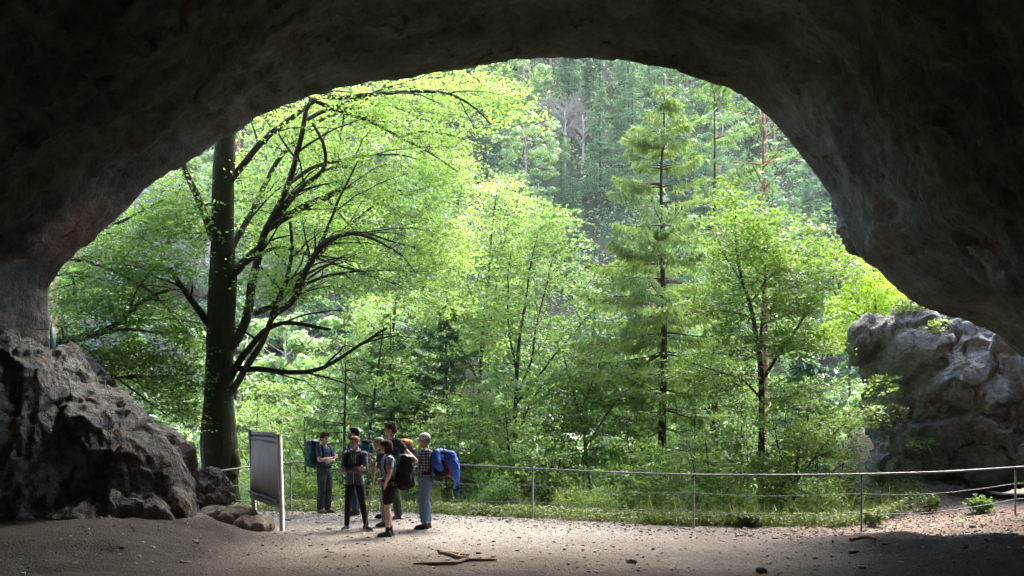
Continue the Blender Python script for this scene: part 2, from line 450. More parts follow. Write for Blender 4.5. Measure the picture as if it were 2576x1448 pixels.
def build_cave():
    O = np.array(OUT, float)
    L = np.concatenate([[0], np.cumsum(np.linalg.norm(np.diff(O, axis=0), axis=1))])
    n = 560
    s = np.linspace(0, L[-1], n)
    U = np.interp(s, L, O[:, 0]); Vv = np.interp(s, L, O[:, 1])
    j = fbm(np.stack([s * .03, s * 0, s * 0], -1), 4, 3) * 5
    U = U + j * .7; Vv = Vv + j
    Yr = rim_y(U)
    X0 = (U - HU) / F * Yr; Z0 = (HV - Vv) / F * Yr          # about eye height
    d_list = np.concatenate([np.linspace(0, 9, 130), np.linspace(9, 15, 60)[1:], np.linspace(15, 31, 26)[1:]])
    gd = [0, .5, 2, 4, 6, 8, 10, 12, 16, 20, 31]
    gr = [1, 1.012, 1.02, .99, .93, .86, .79, .73, .65, .6, .5]
    lr = [1, 1.015, 1.06, .99, .82, .775, .74, .70, .64, .6, .5]       # left alcove behind a fold of the wall
    ld = [0, .5, 2.2, 3.6, 4.9, 6.2, 8.5, 11, 16, 20, 31]
    rr = [1, 1.01, 1.015, 1.0, .95, .87, .8, .73, .65, .6, .5]
    wl = sm(.14, .2, s / L[-1]) * sm(.44, .33, s / L[-1])
    rings = []
    # outer face: from the cliff down to the rim
    for r, dy in ((4.6, 9.5), (3.4, 5.5), (2.5, 3.0), (1.9, 1.6), (1.5, .4), (1.28, -.3), (1.14, -.8), (1.07, -.9), (1.035, -.7), (1.012, -.3)):
        rings.append((X0 * r, Yr - dy, Z0 * r, .25))
    for d in d_list:
        g = np.interp(d, gd, gr); l = np.interp(d, ld, lr)
        r = g * (1 - wl) + l * wl
        rings.append((X0 * r, Yr - d, Z0 * r, 1.0))
    Pn = np.array([np.stack([a, b, c + EYE], -1) for a, b, c, _ in rings])   # (R,n,3)
    R = len(rings)
    # normals from grid
    du = np.gradient(Pn, axis=1); dv = np.gradient(Pn, axis=0)
    nn = np.cross(du, dv); nn /= np.linalg.norm(nn, axis=-1, keepdims=True) + 1e-9
    Pf = Pn.reshape(-1, 3); Nf = nn.reshape(-1, 3)
    k0 = 10
    dd = np.concatenate([np.full(k0, 0.), d_list])
    amp = np.repeat(np.clip(.10 + dd / 2.5, 0, 1), n)
    out_amp = np.repeat(np.array([1.] * 6 + [.6, .4, .25, .15] + [0.] * len(d_list)), n)
    a = np.maximum(amp * np.repeat((np.arange(R) >= k0).astype(float), n), out_amp)
    rot = Pf @ np.array([[.85, .3, -.4], [-.3, .95, .1], [.4, 0, .9]])
    disp = .55 * fbm(Pf * .22, 3, 31) + .22 * fbm(rot * np.array([.8, .45, 1.3]), 4, 32) + .10 * fbm(Pf * 1.7, 4, 33, ridged=True)
    # long diagonal folds on the right
    right = sm(1.0, 6.0, Pf[:, 0])
    disp += right * .28 * fbm(np.stack([Pf[:, 0] * .9 + Pf[:, 2] * .75, Pf[:, 1] * .25, Pf[:, 2] * .1], -1), 2, 41, ridged=True)
    # vertical flutes on the left wall
    left = sm(-6, -8, Pf[:, 0])
    disp += left * .16 * fbm(np.stack([Pf[:, 0] * .4, Pf[:, 1] * 1.5, Pf[:, 2] * .22], -1), 4, 42, ridged=True)
    disp += .07 * fbm(Pf * 3.1, 3, 38, ridged=True)
    small = .040 * fbm(Pf * 5, 4, 34, ridged=True) + .03 * facets(Pf + .2 * fbm(Pf * 2, 2, 66)[:, None], 1.3, 90)
    Pf = Pf + Nf * (disp * a * 1.0 + small * np.clip(a + .5, 0, 1))[:, None] * 1.0
    i, jx = np.meshgrid(np.arange(R - 1), np.arange(n - 1), indexing='ij')
    Fc = np.stack([i * n + jx, (i + 1) * n + jx, (i + 1) * n + jx + 1, i * n + jx + 1], -1).reshape(-1, 4)
    # back wall
    c = np.array([[0, -14.5, 2.0]])
    V = np.concatenate([Pf, c]); ci = len(V) - 1
    b = (R - 1) * n
    k = np.arange(n - 1)
    Fb = np.stack([b + k, np.full(n - 1, ci), b + k + 1, b + k + 1], -1)
    me = np_mesh('cave', V, np.concatenate([Fc, Fb]))
    m = rock_mat('cave_rock', (.27, .258, .242), (.056, .052, .047), (.15, .112, .075), red=True, vscale=1.0, bd=.20, crack=.05)
    tag(link('cave', me, m), kind='structure')

def facets(p, f, seed):
    """broken planes: every cell of a jittered lattice tilts its own way"""
    q = p * f; i = np.floor(q); best = np.full(len(p), 9e9); val = np.zeros(len(p))
    for dx in (-1, 0, 1):
        for dy in (-1, 0, 1):
            for dz in (-1, 0, 1):
                c = i + [dx, dy, dz]; ci = c.astype(np.int64)
                h = [(_hash(ci[:, 0], ci[:, 1], ci[:, 2], seed + k)) for k in range(7)]
                d = q - (c + .5 + .45 * np.stack(h[:3], -1)); r = (d ** 2).sum(1); m = r < best
                best = np.where(m, r, best); val = np.where(m, h[3] * .6 + .8 * (d[:, 0] * h[4] + d[:, 1] * h[5] + d[:, 2] * h[6]), val)
    return val

def rock_disp(seed, a1=.35, f1=.5, a2=.14, f2=1.8, a3=.05, f3=6, squash=(1, 1, 1), fa=0, ff=1.):
    def fn(co, no):
        q = co * np.array(squash)
        w = np.stack([fbm(q * 1.3, 3, seed + 60), fbm(q * 1.3 + 9, 3, seed + 61), fbm(q * 1.3 + 19, 3, seed + 62)], -1) * .3
        dsp = (fa * facets(q + w, ff, seed + 70) + fa * .4 * facets(q + w, ff * 2.7, seed + 80) if fa else 0) + a1 * fbm(q * f1, 3, seed) + a2 * fbm(q * f2, 4, seed + 5, ridged=True) + a3 * fbm(q * f3, 4, seed + 9, ridged=True)
        return co + no * dsp[:, None]
    return fn

def rockblob(name, label, cat, ells, mat, seed, voxel=.09, smooth=3, group=None, **kw):
    mb = MB()
    for c, r in ells: mb.ell(c, r, nu=20, nv=14)
    me = blob(mb, name, voxel, smooth, rock_disp(seed, **kw))
    me.materials.clear()
    return tag(link(name, me, mat), label, cat, group)

def PE(u, v, Y, ru, rv, ry):
    """ellipsoid seen at pixel u,v with half sizes ru,rv pixels and ry metres deep"""
    return (tuple(P(u, v, Y)), (ru / F * Y, ry, rv / F * Y))

def build_rocks():
    m1 = rock_mat('boulder_rock', (.29, .28, .258), (.105, .10, .09), (.20, .17, .125), vscale=2.0, bd=.10, blackspots=True)
    rockblob('rock_outcrop', 'great craggy pitted grey rock mass sloping down from the left cave wall', 'rock',
             [PE(30, 1180, 17.8, 190, 330, 1.6), PE(200, 1150, 18.4, 165, 190, 1.4), PE(330, 1230, 18.6, 150, 160, 1.3), PE(150, 1030, 18.8, 110, 150, 1.0),
              PE(110, 1330, 17.6, 250, 90, 1.2), PE(400, 1190, 18.6, 72, 92, 1.0),
              PE(250, 1290, 18.0, 220, 80, 1.0), PE(390, 1290, 18.4, 90, 60, .9), PE(225, 1030, 19.3, 60, 70, .8), PE(280, 1090, 19.1, 60, 70, .8)], m1, 101, voxel=.035,
             a1=.26, a2=.13, f2=.9, a3=.05, f3=4.2, fa=.17, ff=1.15, squash=(1.25, 1, .8))
    rockblob('boulder', 'pale grey jagged boulder leaning out of the left cave wall by the dark crags', 'rock',
             [PE(190, 945, 20.3, 50, 60, .6), PE(240, 985, 20.2, 42, 52, .5)], m1, 131, voxel=.03, a1=.10, a2=.10, f2=1.8, a3=.06, f3=7, fa=.12, ff=2.6)
    rockblob('boulder', 'small pale boulder at the foot of the rock mass, beside the moss grown trunk', 'rock',
             [PE(515, 1240, 19.6, 46, 46, .5), PE(545, 1262, 19.4, 26, 26, .4), PE(500, 1275, 19.4, 42, 36, .5)], m1, 141, voxel=.025, a1=.08, a2=.08, f2=2.2, a3=.05, f3=8, fa=.09, ff=3)
    rockblob('rock_ledge', 'low worn lip of rock running from the small boulder to the foot of the board', 'rock',
             [PE(590, 1300, 18.4, 50, 24, .4), PE(640, 1322, 17.8, 42, 16, .35), PE(540, 1305, 18.7, 50, 26, .5)], m1, 151, voxel=.03, a1=.06, a2=.09, f2=2.0, a3=.04, f3=8)
    m2 = rock_mat('outcrop_rock', (.44, .435, .42), (.20, .197, .188), (.28, .24, .19), vscale=1.6, bd=.12, moss=True)
    rockblob('rock_outcrop', 'big grey rock outcrop with grass on its top standing behind the railing on the right', 'rock',
             [PE(2300, 900, 24.5, 110, 110, 1.6), PE(2290, 1060, 24.6, 105, 140, 1.5), PE(2420, 1000, 24.2, 190, 175, 2.0), PE(2560, 1030, 23.5, 200, 160, 2.0),
              PE(2440, 870, 24.5, 170, 85, 1.8), PE(2300, 1160, 24.6, 100, 60, 1.4), PE(2520, 1130, 23.4, 130, 90, 1.4), PE(2700, 1000, 22.5, 200, 260, 2.0), PE(2225, 860, 24.6, 55, 50, 1.0)],
             m2, 161, voxel=.045, a1=.36, f1=.45, a2=.11, f2=1.0, a3=.07, f3=3.6, squash=(1, 1, 1.1), fa=.32, ff=.6)
    rockblob('rock_outcrop', 'dark undercut rock low behind the railing, under the grey outcrop', 'rock',
             [PE(2180, 1262, 24.5, 130, 34, 1.2), PE(2330, 1240, 23.8, 100, 40, 1.2)], m2, 171, voxel=.05, a1=.2, a2=.12, f2=1.4)
    rockblob('rock_ledge', 'rough pale knob of rock jutting from the right edge of the cave mouth', 'rock',
             [PE(2140, 560, 20.6, 24, 50, .4), PE(2165, 605, 20.5, 28, 34, .4), PE(2125, 515, 20.6, 18, 30, .3)], m1, 181, voxel=.03, a1=.06, a2=.10, f2=2.4, a3=.06, f3=8)
    # stones lying on the cave floor
    ms = rock_mat('stone_grey', (.42, .40, .37), (.24, .225, .20), vscale=8, bd=.01, blackspots=False)
    ml = rock_mat('ledge_rock', (.40, .35, .28), (.24, .205, .155), (.30, .22, .12), vscale=3, bd=.04, blackspots=False)
    bpy.data.objects['rock_ledge'].data.materials[0] = ml
    def stone(u, v, Y0, r, label, seed):
        Y = (EYE - .03) * F / (v - HV)
        x = (u - HU) / F * Y; z = gz1(x, Y)
        rockblob('stone', label, 'stone', [((x, Y, z + r[2] * .55), r), ((x + r[0] * .5, Y + .02, z + r[2] * .3), (r[0] * .7, r[1], r[2] * .6))], ms, seed, voxel=.012, smooth=1,
                 a1=.008, f1=8, a2=.008, f2=14, a3=.004, f3=30)
    stone(1588, 1404, 0, (.075, .05, .035), 'flat grey stone alone on the gravel floor, right of the fallen sticks', 201)
    stone(1915, 1428, 0, (.07, .06, .05), 'pale angular stone near the front of the cave floor, right of the flat one', 202)
    stone(2148, 1392, 0, (.09, .05, .03), 'long dark stone at the foot of the earth mound on the right', 203)
    stone(2168, 1422, 0, (.05, .04, .035), 'little stone on the lower left slope of the right earth mound', 204)
    stone(468, 1408, 0, (.07, .05, .012), 'small white chip of stone on the dark floor at lower left', 205)
    # rock cliffs glimpsed far off behind the beech
    m3 = rock_mat('cliff_rock', (.32, .30, .275), (.12, .11, .10), (.22, .18, .13), vscale=.5, bd=.3, moss=True)
    rockblob('cliff', 'pale far cliff seen through the leaves left of the thick trunk, upper part', 'cliff',
             [PE(440, 580, 70, 40, 70, 3), PE(350, 690, 70, 50, 60, 3), PE(475, 700, 70, 40, 60, 3)], m3, 211, voxel=.35, a1=1.0, f1=.2, a2=1.6, f2=.45, a3=.7, f3=1.3)
    rockblob('cliff', 'pale far cliff seen through the leaves above the left rock mass, lower part', 'cliff',
             [PE(380, 930, 68, 80, 80, 3), PE(440, 1020, 66, 60, 60, 3), PE(320, 870, 68, 50, 50, 3)], m3, 221, voxel=.35, a1=1.0, f1=.2, a2=1.6, f2=.45, a3=.7, f3=1.3)
    rockblob('cliff', 'dark grey far cliff between the big trunk and its leaning limbs', 'cliff',
             [PE(690, 760, 78, 60, 90, 4), PE(770, 740, 78, 50, 60, 4)], m3, 231, voxel=.4, a1=1.0, f1=.2, a2=1.6, f2=.45, a3=.7, f3=1.3)

def build_pebbles():
    rng = np.random.default_rng(5)
    n = 6500
    x = rng.uniform(-7, 9.5, n * 3); y = rng.uniform(12.6, 23.5, n * 3)
    d = y - edge(x)
    dens = np.clip(.15 + .9 * sm(-3.2, -.2, d) + .8 * sm(3, 6, x) * sm(15, 17, y), 0, 1) * (d < .2)
    keep = rng.uniform(0, 1, n * 3) < dens
    x = x[keep][:n]; y = y[keep][:n]; n = len(x)
    z = gz(x, y)
    # cube-sphere-ish pebble: 8 jittered corners
    base = np.array([[a, b, c] for a in (-1, 1) for b in (-1, 1) for c in (-1, 1)], float) * .6
    r = rng.gamma(2.0, .0055, n) + .005
    V = base[None] * rng.uniform(.6, 1.15, (n, 8, 3)) * r[:, None, None] * np.array([1.3, 1.1, .75])
    a = rng.uniform(0, 6.28, n); c, s = np.cos(a), np.sin(a)
    Vx = V[..., 0] * c[:, None] - V[..., 1] * s[:, None]; Vy = V[..., 0] * s[:, None] + V[..., 1] * c[:, None]
    V = np.stack([Vx + x[:, None], Vy + y[:, None], V[..., 2] + z[:, None] + r[:, None] * .2], -1)
    f = np.array([[0, 1, 3, 2], [4, 6, 7, 5], [0, 4, 5, 1], [2, 3, 7, 6], [0, 2, 6, 4], [1, 5, 7, 3]])
    Fc = (f[None] + (np.arange(n) * 8)[:, None, None]).reshape(-1, 4)
    me = np_mesh('gravel', V.reshape(-1, 3), Fc, False)
    m, nt, out = newmat('pebbles')
    g = nt.nodes.new('ShaderNodeNewGeometry')
    c = ramp(nt, g.outputs['Random Per Island'], [(0., (.12, .10, .08)), (.5, (.28, .25, .22)), (1., (.55, .52, .48))])
    bsdf(nt, out, c, .9)
    tag(link('gravel', me, m), 'loose gravel strewn over the cave floor and path', 'gravel', kind='stuff')
    # dead leaves
    n = 5500
    x = rng.uniform(-6.5, 10, n * 3); y = rng.uniform(13.5, 24, n * 3); d = y - edge(x)
    dens = np.clip(.03 + .5 * sm(-1.2, 0, d) + .9 * sm(3.5, 6.5, x) * sm(15.5, 17.5, y), 0, 1) * (d < .6)
    keep = rng.uniform(0, 1, n * 3) < dens
    x = x[keep][:n]; y = y[keep][:n]; n = len(x); z = gz(x, y) + .006
    V = leaf_quads(np.stack([x, y, z], -1), rng.normal(0, .35, (n, 3)) + [0, 0, 1], rng.normal(0, 1, (n, 3)) * [1, 1, .1], rng.uniform(.03, .07, n), .6, .25)
    mb = MB(); mb.quads(V)
    m, nt, out = newmat('dead_leaves')
    g = nt.nodes.new('ShaderNodeNewGeometry')
    c = ramp(nt, g.outputs['Random Per Island'], [(0., (.07, .035, .02)), (.5, (.20, .10, .055)), (1., (.40, .28, .19))])
    bsdf(nt, out, c, .8)
    tag(link('leaf_litter', mb.mesh('leaf_litter', False), m), 'brown dead beech leaves scattered along the edge of the path', 'leaf litter', kind='stuff')

def leaf_quads(c, nrm, d, L, asp=.5, fold=.15):
    n = len(c)
    nrm = nrm / (np.linalg.norm(nrm, axis=1, keepdims=True) + 1e-9)
    d = d - nrm * np.sum(d * nrm, 1, keepdims=True); d /= np.linalg.norm(d, axis=1, keepdims=True) + 1e-9
    s = np.cross(nrm, d)
    L = np.broadcast_to(L, (n,))[:, None]
    W = L * asp * .5
    b = c - d * L * .5; t = c + d * L * .5 - nrm * L * fold * .3
    m = c - d * L * .05 + nrm * L * fold * .3
    return np.stack([b, m + s * W, t, m - s * W], 1)
# ------------------------------------------------------------------ trees
MAT = {}
def tree_mats():
    MAT['beech_leaf'] = leaf_mat('beech_leaf', (.145, .225, .075), (.225, .315, .115), .54, objvar=.06)
    MAT['beech_leaf_dark'] = leaf_mat('beech_leaf_dark', (.085, .135, .03), (.15, .205, .055), .48, objvar=.06)
    MAT['young_leaf'] = leaf_mat('young_leaf', (.14, .20, .08), (.22, .29, .12), .45, rough=.5, spec=.3, objvar=.15)
    MAT['yellow_leaf'] = leaf_mat('yellow_leaf', (.20, .27, .02), (.28, .34, .04), .55, objvar=.06)
    MAT['under_leaf'] = leaf_mat('under_leaf', (.11, .17, .05), (.21, .28, .10), .48, objvar=.2)
    MAT['far_leaf'] = leaf_mat('far_leaf', (.15, .225, .095), (.31, .40, .18), .38, (1.1, 1.3, .7), rough=.4, spec=.5, objvar=.3)
    MAT['needle'] = leaf_mat('needle', (.10, .155, .065), (.17, .235, .10), .45, (1.2, 1.4, .6), objvar=.15)
    MAT['needle_dark'] = leaf_mat('needle_dark', (.06, .10, .045), (.11, .16, .07), .35, (1.1, 1.3, .6), objvar=.15)
    MAT['far_needle'] = leaf_mat('far_needle', (.08, .145, .07), (.16, .24, .11), .3, (1, 1.2, .7), objvar=.3)
    MAT['bark'] = bark_mat('bark', (.035, .028, .02), (.10, .085, .065))
    MAT['beech_bark'] = bark_mat('beech_bark', (.022, .019, .015), (.085, .078, .062), moss=.7)
    MAT['moss_bark'] = bark_mat('moss_bark', (.05, .06, .015), (.12, .12, .03), moss=1.4)
    MAT['pine_bark'] = bark_mat('pine_bark', (.16, .075, .04), (.34, .17, .10))
    MAT['pine_bark_dark'] = bark_mat('pine_bark_dark', (.05, .028, .018), (.15, .085, .055))
    MAT['grey_bark'] = bark_mat('grey_bark', (.18, .14, .115), (.36, .29, .25))
    MAT['grass'] = leaf_mat('grass_blade', (.07, .11, .03), (.26, .28, .12), .35, objvar=0)

class Skel:
    def __init__(self): self.p = []; self.r = []
    def add(self, pts, rad):
        self.p += [np.asarray(a, float) for a in pts]; self.r += list(rad)

def resample(pts, rad, step=.25):
    pts = np.asarray(pts, float); rad = np.asarray(rad, float)
    L = np.concatenate([[0], np.cumsum(np.linalg.norm(np.diff(pts, axis=0), axis=1))])
    n = max(3, int(L[-1] / step) + 1); s = np.linspace(0, L[-1], n)
    # catmull-like smoothing
    out = np.stack([np.interp(s, L, pts[:, k]) for k in range(3)], -1)
    for _ in range(2):
        out[1:-1] = out[1:-1] * .5 + (out[:-2] + out[2:]) * .25
    return out, np.interp(s, L, rad)

def inpoly(px, py, poly):
    poly = np.asarray(poly, float); n = len(poly); c = np.zeros(len(px), bool); j = n - 1
    for i in range(n):
        xi, yi = poly[i]; xj, yj = poly[j]
        c ^= ((yi > py) != (yj > py)) & (px < (xj - xi) * (py - yi) / (yj - yi + 1e-12) + xi)
        j = i
    return c

def sample_poly(rng, poly, y0, y1, n, clump=.35, cs=.9, zs=3.2, slope=.0):
    """points inside an outline of the crown, spread through its depth"""
    poly = np.asarray(poly, float); out = []
    lo = poly.min(0); hi = poly.max(0); got = 0
    for _ in range(60):
        u = rng.uniform(lo[0], hi[0], n); v = rng.uniform(lo[1], hi[1], n)
        k = inpoly(u, v, poly)
        u, v = u[k], v[k]; Y = rng.uniform(y0, y1, len(u))
        p = np.stack([(u - HU) / F * Y, Y, EYE + (HV - v) / F * Y], -1)
        q = p * np.array([cs, cs, cs * zs]); q[:, 2] += (slope * p[:, 0] + .25 * p[:, 1]) * cs * zs
        keep = fbm(q, 2, 77) > (clump - .35 + rng.normal(0, .12, len(p)))
        out.append(p[keep]); got += keep.sum()
        if got >= n: break
    return np.concatenate(out)[:n]

def hero_tree(name, label, cat, base, branches, polys, leafmat, barkmat, seed, leafsize=.085, spray=.34, per=30, tilt=.4, twig=.012, trunkname='trunk',
              group=None, mossy=(), step=.25, kink=.05, flat=.22, wf=.06, sub=0, subl=1.6, droop=.12):
    """branches: list of (points, radii); first is the trunk"""
    rng = np.random.default_rng(seed)
    root = empty(name, base, label, cat, group)
    base = np.array(base, float)
    mbl = MB(); limbs = [MB() for _ in branches]; own = []
    sk = Skel()
    for k, (pts, rad) in enumerate(branches):
        p, r = resample(pts, rad, step)
        if k: 
            w = fbm(p * 1.6 + k * 7, 3, seed)[:, None] * kink
            w2 = fbm(p * 1.6 + k * 7 + 50, 3, seed)[:, None] * kink
            p = p + np.concatenate([w, w * 0, w2], 1)
        else:
            r = r * (1 + .12 * fbm(p * 2.5, 3, seed))
        limbs[k].tube(p - base, r, 14 if k == 0 else 8)
        m = r < .3
        if m.any(): sk.add(p[m], r[m]); own += [k] * int(m.sum())
        if sub and k:                                   # side limbs along the traced ones
            for j in range(3, len(p) - 1):
                if rng.uniform() > sub: continue
                t = p[j] - p[j - 1]; t /= np.linalg.norm(t)
                d = rng.normal(0, 1, 3) * [1.2, .9, .28] + t * .9 + [.35, 0, 0]; d /= np.linalg.norm(d)
                Ls = subl * rng.uniform(.5, 1.4); nn = int(Ls / .22) + 3; tt = np.linspace(0, 1, nn)[:, None]
                q = p[j] + d * Ls * tt + np.array([0, 0, 1.]) * (Ls * .16 * tt - Ls * droop * 2.2 * tt ** 2)
                q += np.stack([fbm(q * 2.3 + j, 2, seed), fbm(q * 2.3 + 9 + j, 2, seed), fbm(q * 2.3 + 31 + j, 2, seed)], -1) * .14 * tt
                rr = max(.008, min(r[j] * .6, .030)) * (1 - .75 * tt[:, 0])
                limbs[k].tube(q - base, rr, 5); sk.add(q[1:], rr[1:]); own += [k] * (nn - 1)
    cen = [sample_poly(rng, *pl) for pl in polys]
    cen = np.concatenate(cen)
    # order by distance to the skeleton, then hang each spray on the nearest node
    SP = np.array(sk.p); SR = np.array(sk.r)
    d0 = np.min(np.linalg.norm(cen[:, None] - SP[None], axis=2), axis=1) if len(cen) * len(SP) < 3e7 else np.linalg.norm(cen - SP.mean(0), axis=1)
    order = np.argsort(d0)
    cap = len(SP) + len(cen) * 3 + 8
    NP = np.zeros((cap, 3)); NR = np.zeros(cap); ND = np.zeros((cap, 3)); n = len(SP)
    NP[:n] = SP; NR[:n] = SR; OW = np.zeros(cap, int); OW[:n] = own
    dirs = np.zeros_like(cen); ordc = []
    for i in order:
        c = cen[i]
        dv = NP[:n] - c
        dist = np.sqrt((dv ** 2).sum(1)) + .8 * np.clip(dv[:, 2], 0, 9)   # grow upwards rather than down
        j = int(np.argmin(dist)); a = NP[j]
        L = np.linalg.norm(c - a)
        if L < 1e-4: L = 1e-4
        mid = (a + c) / 2 + np.array([rng.normal(0, .06), rng.normal(0, .06), L * .10 + rng.normal(0, .03)]) * min(1, L)
        q1 = (a + mid) / 2 + rng.normal(0, .02, 3) * L; q2 = (mid + c) / 2 + rng.normal(0, .02, 3) * L
        r0 = min(NR[j] * .7, twig * (1 + L * .5)); r0 = max(r0, .005)
        limbs[OW[j]].tube(np.array([a, q1, mid, q2, c]) - base, [r0, r0 * .9, r0 * .8, r0 * .65, max(.003, r0 * .45)], 4, False)
        OW[n:n + 3] = OW[j]; NP[n] = mid; NR[n] = r0 * .9; NP[n + 1] = q2; NR[n + 1] = r0 * .75; NP[n + 2] = c; NR[n + 2] = r0 * .6; n += 3
        d = c - mid; dirs[i] = d / (np.linalg.norm(d) + 1e-6)
    # leaves: flat fans at the end of each twig
    m = len(cen); K = per
    dflat = dirs * np.array([1, 1, .35]) + rng.normal(0, .25, (m, 3)); dflat /= np.linalg.norm(dflat, axis=1, keepdims=True)
    up = np.tile([0, 0, 1.0], (m, 1)) + rng.normal(0, flat, (m, 3))
    s = np.cross(up, dflat); s /= np.linalg.norm(s, axis=1, keepdims=True)
    up = np.cross(dflat, s)
    R = spray * rng.uniform(.65, 1.25, m)
    a = rng.uniform(-1, 1.0, (m, K)); b = rng.normal(0, .45, (m, K)) * (1 - .35 * a)
    w = rng.normal(0, wf, (m, K)) - .12 * np.abs(b) - .12 * a ** 2
    c = cen[:, None] + R[:, None, None] * (a[..., None] * dflat[:, None] + b[..., None] * s[:, None] + w[..., None] * up[:, None])
    c = c.reshape(-1, 3)
    nrm = np.repeat(up, K, 0) + rng.normal(0, tilt, (m * K, 3))
    ld = (np.repeat(dflat, K, 0) * .7 + np.repeat(s, K, 0) * np.sign(b.reshape(-1))[:, None] * .9 + rng.normal(0, .3, (m * K, 3)))
    V = leaf_quads(c, nrm, ld, leafsize * rng.uniform(.7, 1.25, m * K), .62)
    mbl.quads(V - base)
    for k, mb in enumerate(limbs):
        if k == 0: link(trunkname, mb.mesh('trunk'), barkmat, root)
        elif k in mossy:
            link('mossy_branch', mb.mesh('mossy_branch'), MAT['moss_bark'], root)
        else: link('branch', mb.mesh('branch'), MAT['bark'], root)
    link('crown', mbl.mesh('crown', False), leafmat, root)
    return root

def br(pts, r0, r1, Y0, Y1, px=True):
    """traced limb: pixels to points, the depth running from Y0 to Y1"""
    L = np.concatenate([[0], np.cumsum(np.linalg.norm(np.diff(np.array(pts, float), axis=0), axis=1))]); L /= L[-1]
    P_ = [P(u, v, Y0 + (Y1 - Y0) * l) for (u, v), l in zip(pts, L)]
    return P_, [(r0 + (r1 - r0) * l) for l in L]

def build_beech():
    T = [(566, 1330), (562, 1262), (551, 1195), (550, 1120), (550, 1000), (553, 900), (556, 800), (561, 700), (560, 600), (560, 500), (563, 420), (568, 340), (576, 200), (590, 40)]
    R = [.52, .40, .40, .41, .335, .32, .31, .315, .27, .255, .245, .235, .19, .13]
    B = [([P(u, v, 23.0) for u, v in T], R),
         br([(585, 1190), (596, 1162), (592, 1140), (570, 1120)], .16, .15, 22.9, 23),                                    # burl
         br([(540, 600), (522, 560), (513, 535), (500, 500), (480, 455), (460, 410), (440, 340), (425, 250)], .10, .05, 23, 22.2),
         br([(535, 830), (520, 805), (500, 780), (478, 748), (440, 710), (428, 672)], .10, .05, 23, 22.4),
         br([(560, 890), (598, 855), (625, 805), (630, 760), (628, 727), (647, 652), (667, 577), (703, 522), (723, 462), (748, 402), (763, 321), (768, 251), (803, 241)], .115, .045, 23, 22.3),
         br([(570, 705), (602, 674), (630, 645), (655, 622)], .12, .09, 23, 22.7),
         br([(570, 1000), (590, 979), (609, 934), (650, 880), (668, 832), (682, 793), (700, 750), (721, 707), (732, 653), (739, 621), (730, 560)], .085, .035, 23, 21.8),
         br([(682, 793), (721, 782), (742, 752), (754, 725), (772, 671), (811, 614), (832, 593), (879, 582), (940, 598), (1010, 642)], .08, .02, 22.3, 21.5),
         br([(575, 960), (598, 918), (646, 846), (680, 815), (711, 807), (764, 814), (800, 828), (832, 828)], .09, .03, 23, 22),
         br([(575, 925), (610, 930), (646, 928), (700, 935), (779, 936), (847, 914), (868, 889), (918, 857), (975, 825)], .075, .025, 23, 21.6),
         br([(580, 450), (592, 432), (617, 402), (652, 361), (698, 321), (753, 281), (803, 241), (840, 210)], .085, .04, 23, 22.5),
         br([(803, 241), (886, 242), (953, 239), (1004, 232), (1064, 228), (1118, 232), (1189, 262), (1235, 312)], .06, .015, 22.5, 21.8),
         br([(782, 248), (840, 278), (884, 283), (930, 306), (984, 340), (1010, 342), (1060, 370), (1150, 430)], .055, .012, 22.5, 23.5),
         br([(1010, 342), (1060, 328), (1110, 332), (1170, 350)], .03, .012, 23, 23.5),
         br([(840, 278), (890, 272), (914, 262), (935, 238)], .035, .015, 22.6, 22.2),
         br([(771, 303), (811, 276), (860, 262), (903, 249), (980, 215), (1060, 195)], .05, .015, 22.4, 23.2),
         br([(690, 550), (725, 505), (746, 476), (782, 455), (814, 440), (825, 415), (822, 380), (811, 337), (785, 308)], .075, .03, 22.7, 22.2),
         br([(670, 575), (703, 555), (761, 515), (811, 498), (840, 480), (880, 468)], .10, .06, 22.8, 24.2),
         br([(735, 745), (757, 701), (782, 651), (811, 608), (832, 544), (855, 490), (878, 455), (900, 400)], .055, .015, 22.4, 21.6),
         br([(811, 608), (861, 583), (903, 578), (939, 587), (975, 605), (1050, 625)], .04, .012, 22, 22.8),
         br([(740, 735), (775, 708), (825, 689), (903, 683), (975, 682), (1075, 683)], .04, .012, 22.3, 23.5),
         br([(650, 640), (700, 610), (760, 640), (830, 660), (930, 690), (1040, 730)], .04, .012, 22.6, 24.2),
         br([(640, 790), (690, 770), (760, 690), (850, 590), (960, 500), (1080, 470)], .07, .012, 23, 25.5),
         br([(723, 462), (800, 410), (900, 390), (1010, 385), (1100, 420)], .05, .012, 22.5, 24.8),
         br([(668, 361), (690, 320), (665, 290), (640, 260)], .03, .012, 22.8, 23.4),
         br([(748, 402), (730, 380), (700, 350), (690, 322)], .03, .02, 22.4, 22.6),
         br([(575, 640), (640, 520), (700, 400), (800, 300), (950, 260), (1100, 300)], .08, .015, 23.3, 25.8)]
    polys = [([(598, 330), (700, 285), (780, 235), (900, 208), (1040, 186), (1180, 172), (1250, 190), (1300, 240), (1335, 290), (1270, 325), (1210, 330), (1150, 325), (1185, 400), (1190, 470), (1160, 520),
               (1190, 600), (1150, 690), (1080, 700), (1000, 660), (900, 650), (800, 640), (700, 640), (640, 640), (600, 600), (598, 480)], 21.9, 26.8, 1080, .58, .6, 5.0, .28),
             ([(640, 620), (760, 560), (900, 560), (1060, 600), (1160, 680), (1170, 790), (1050, 760), (900, 740), (740, 740)], 21.5, 25.5, 230, .5, .8, 4.2, .28),
             ([(600, 700), (690, 660), (760, 740), (690, 770), (620, 760)], 21.5, 25.5, 60, .3),
             ([(620, 980), (700, 950), (760, 1000), (690, 1040), (620, 1060)], 24, 27, 30, .3)]
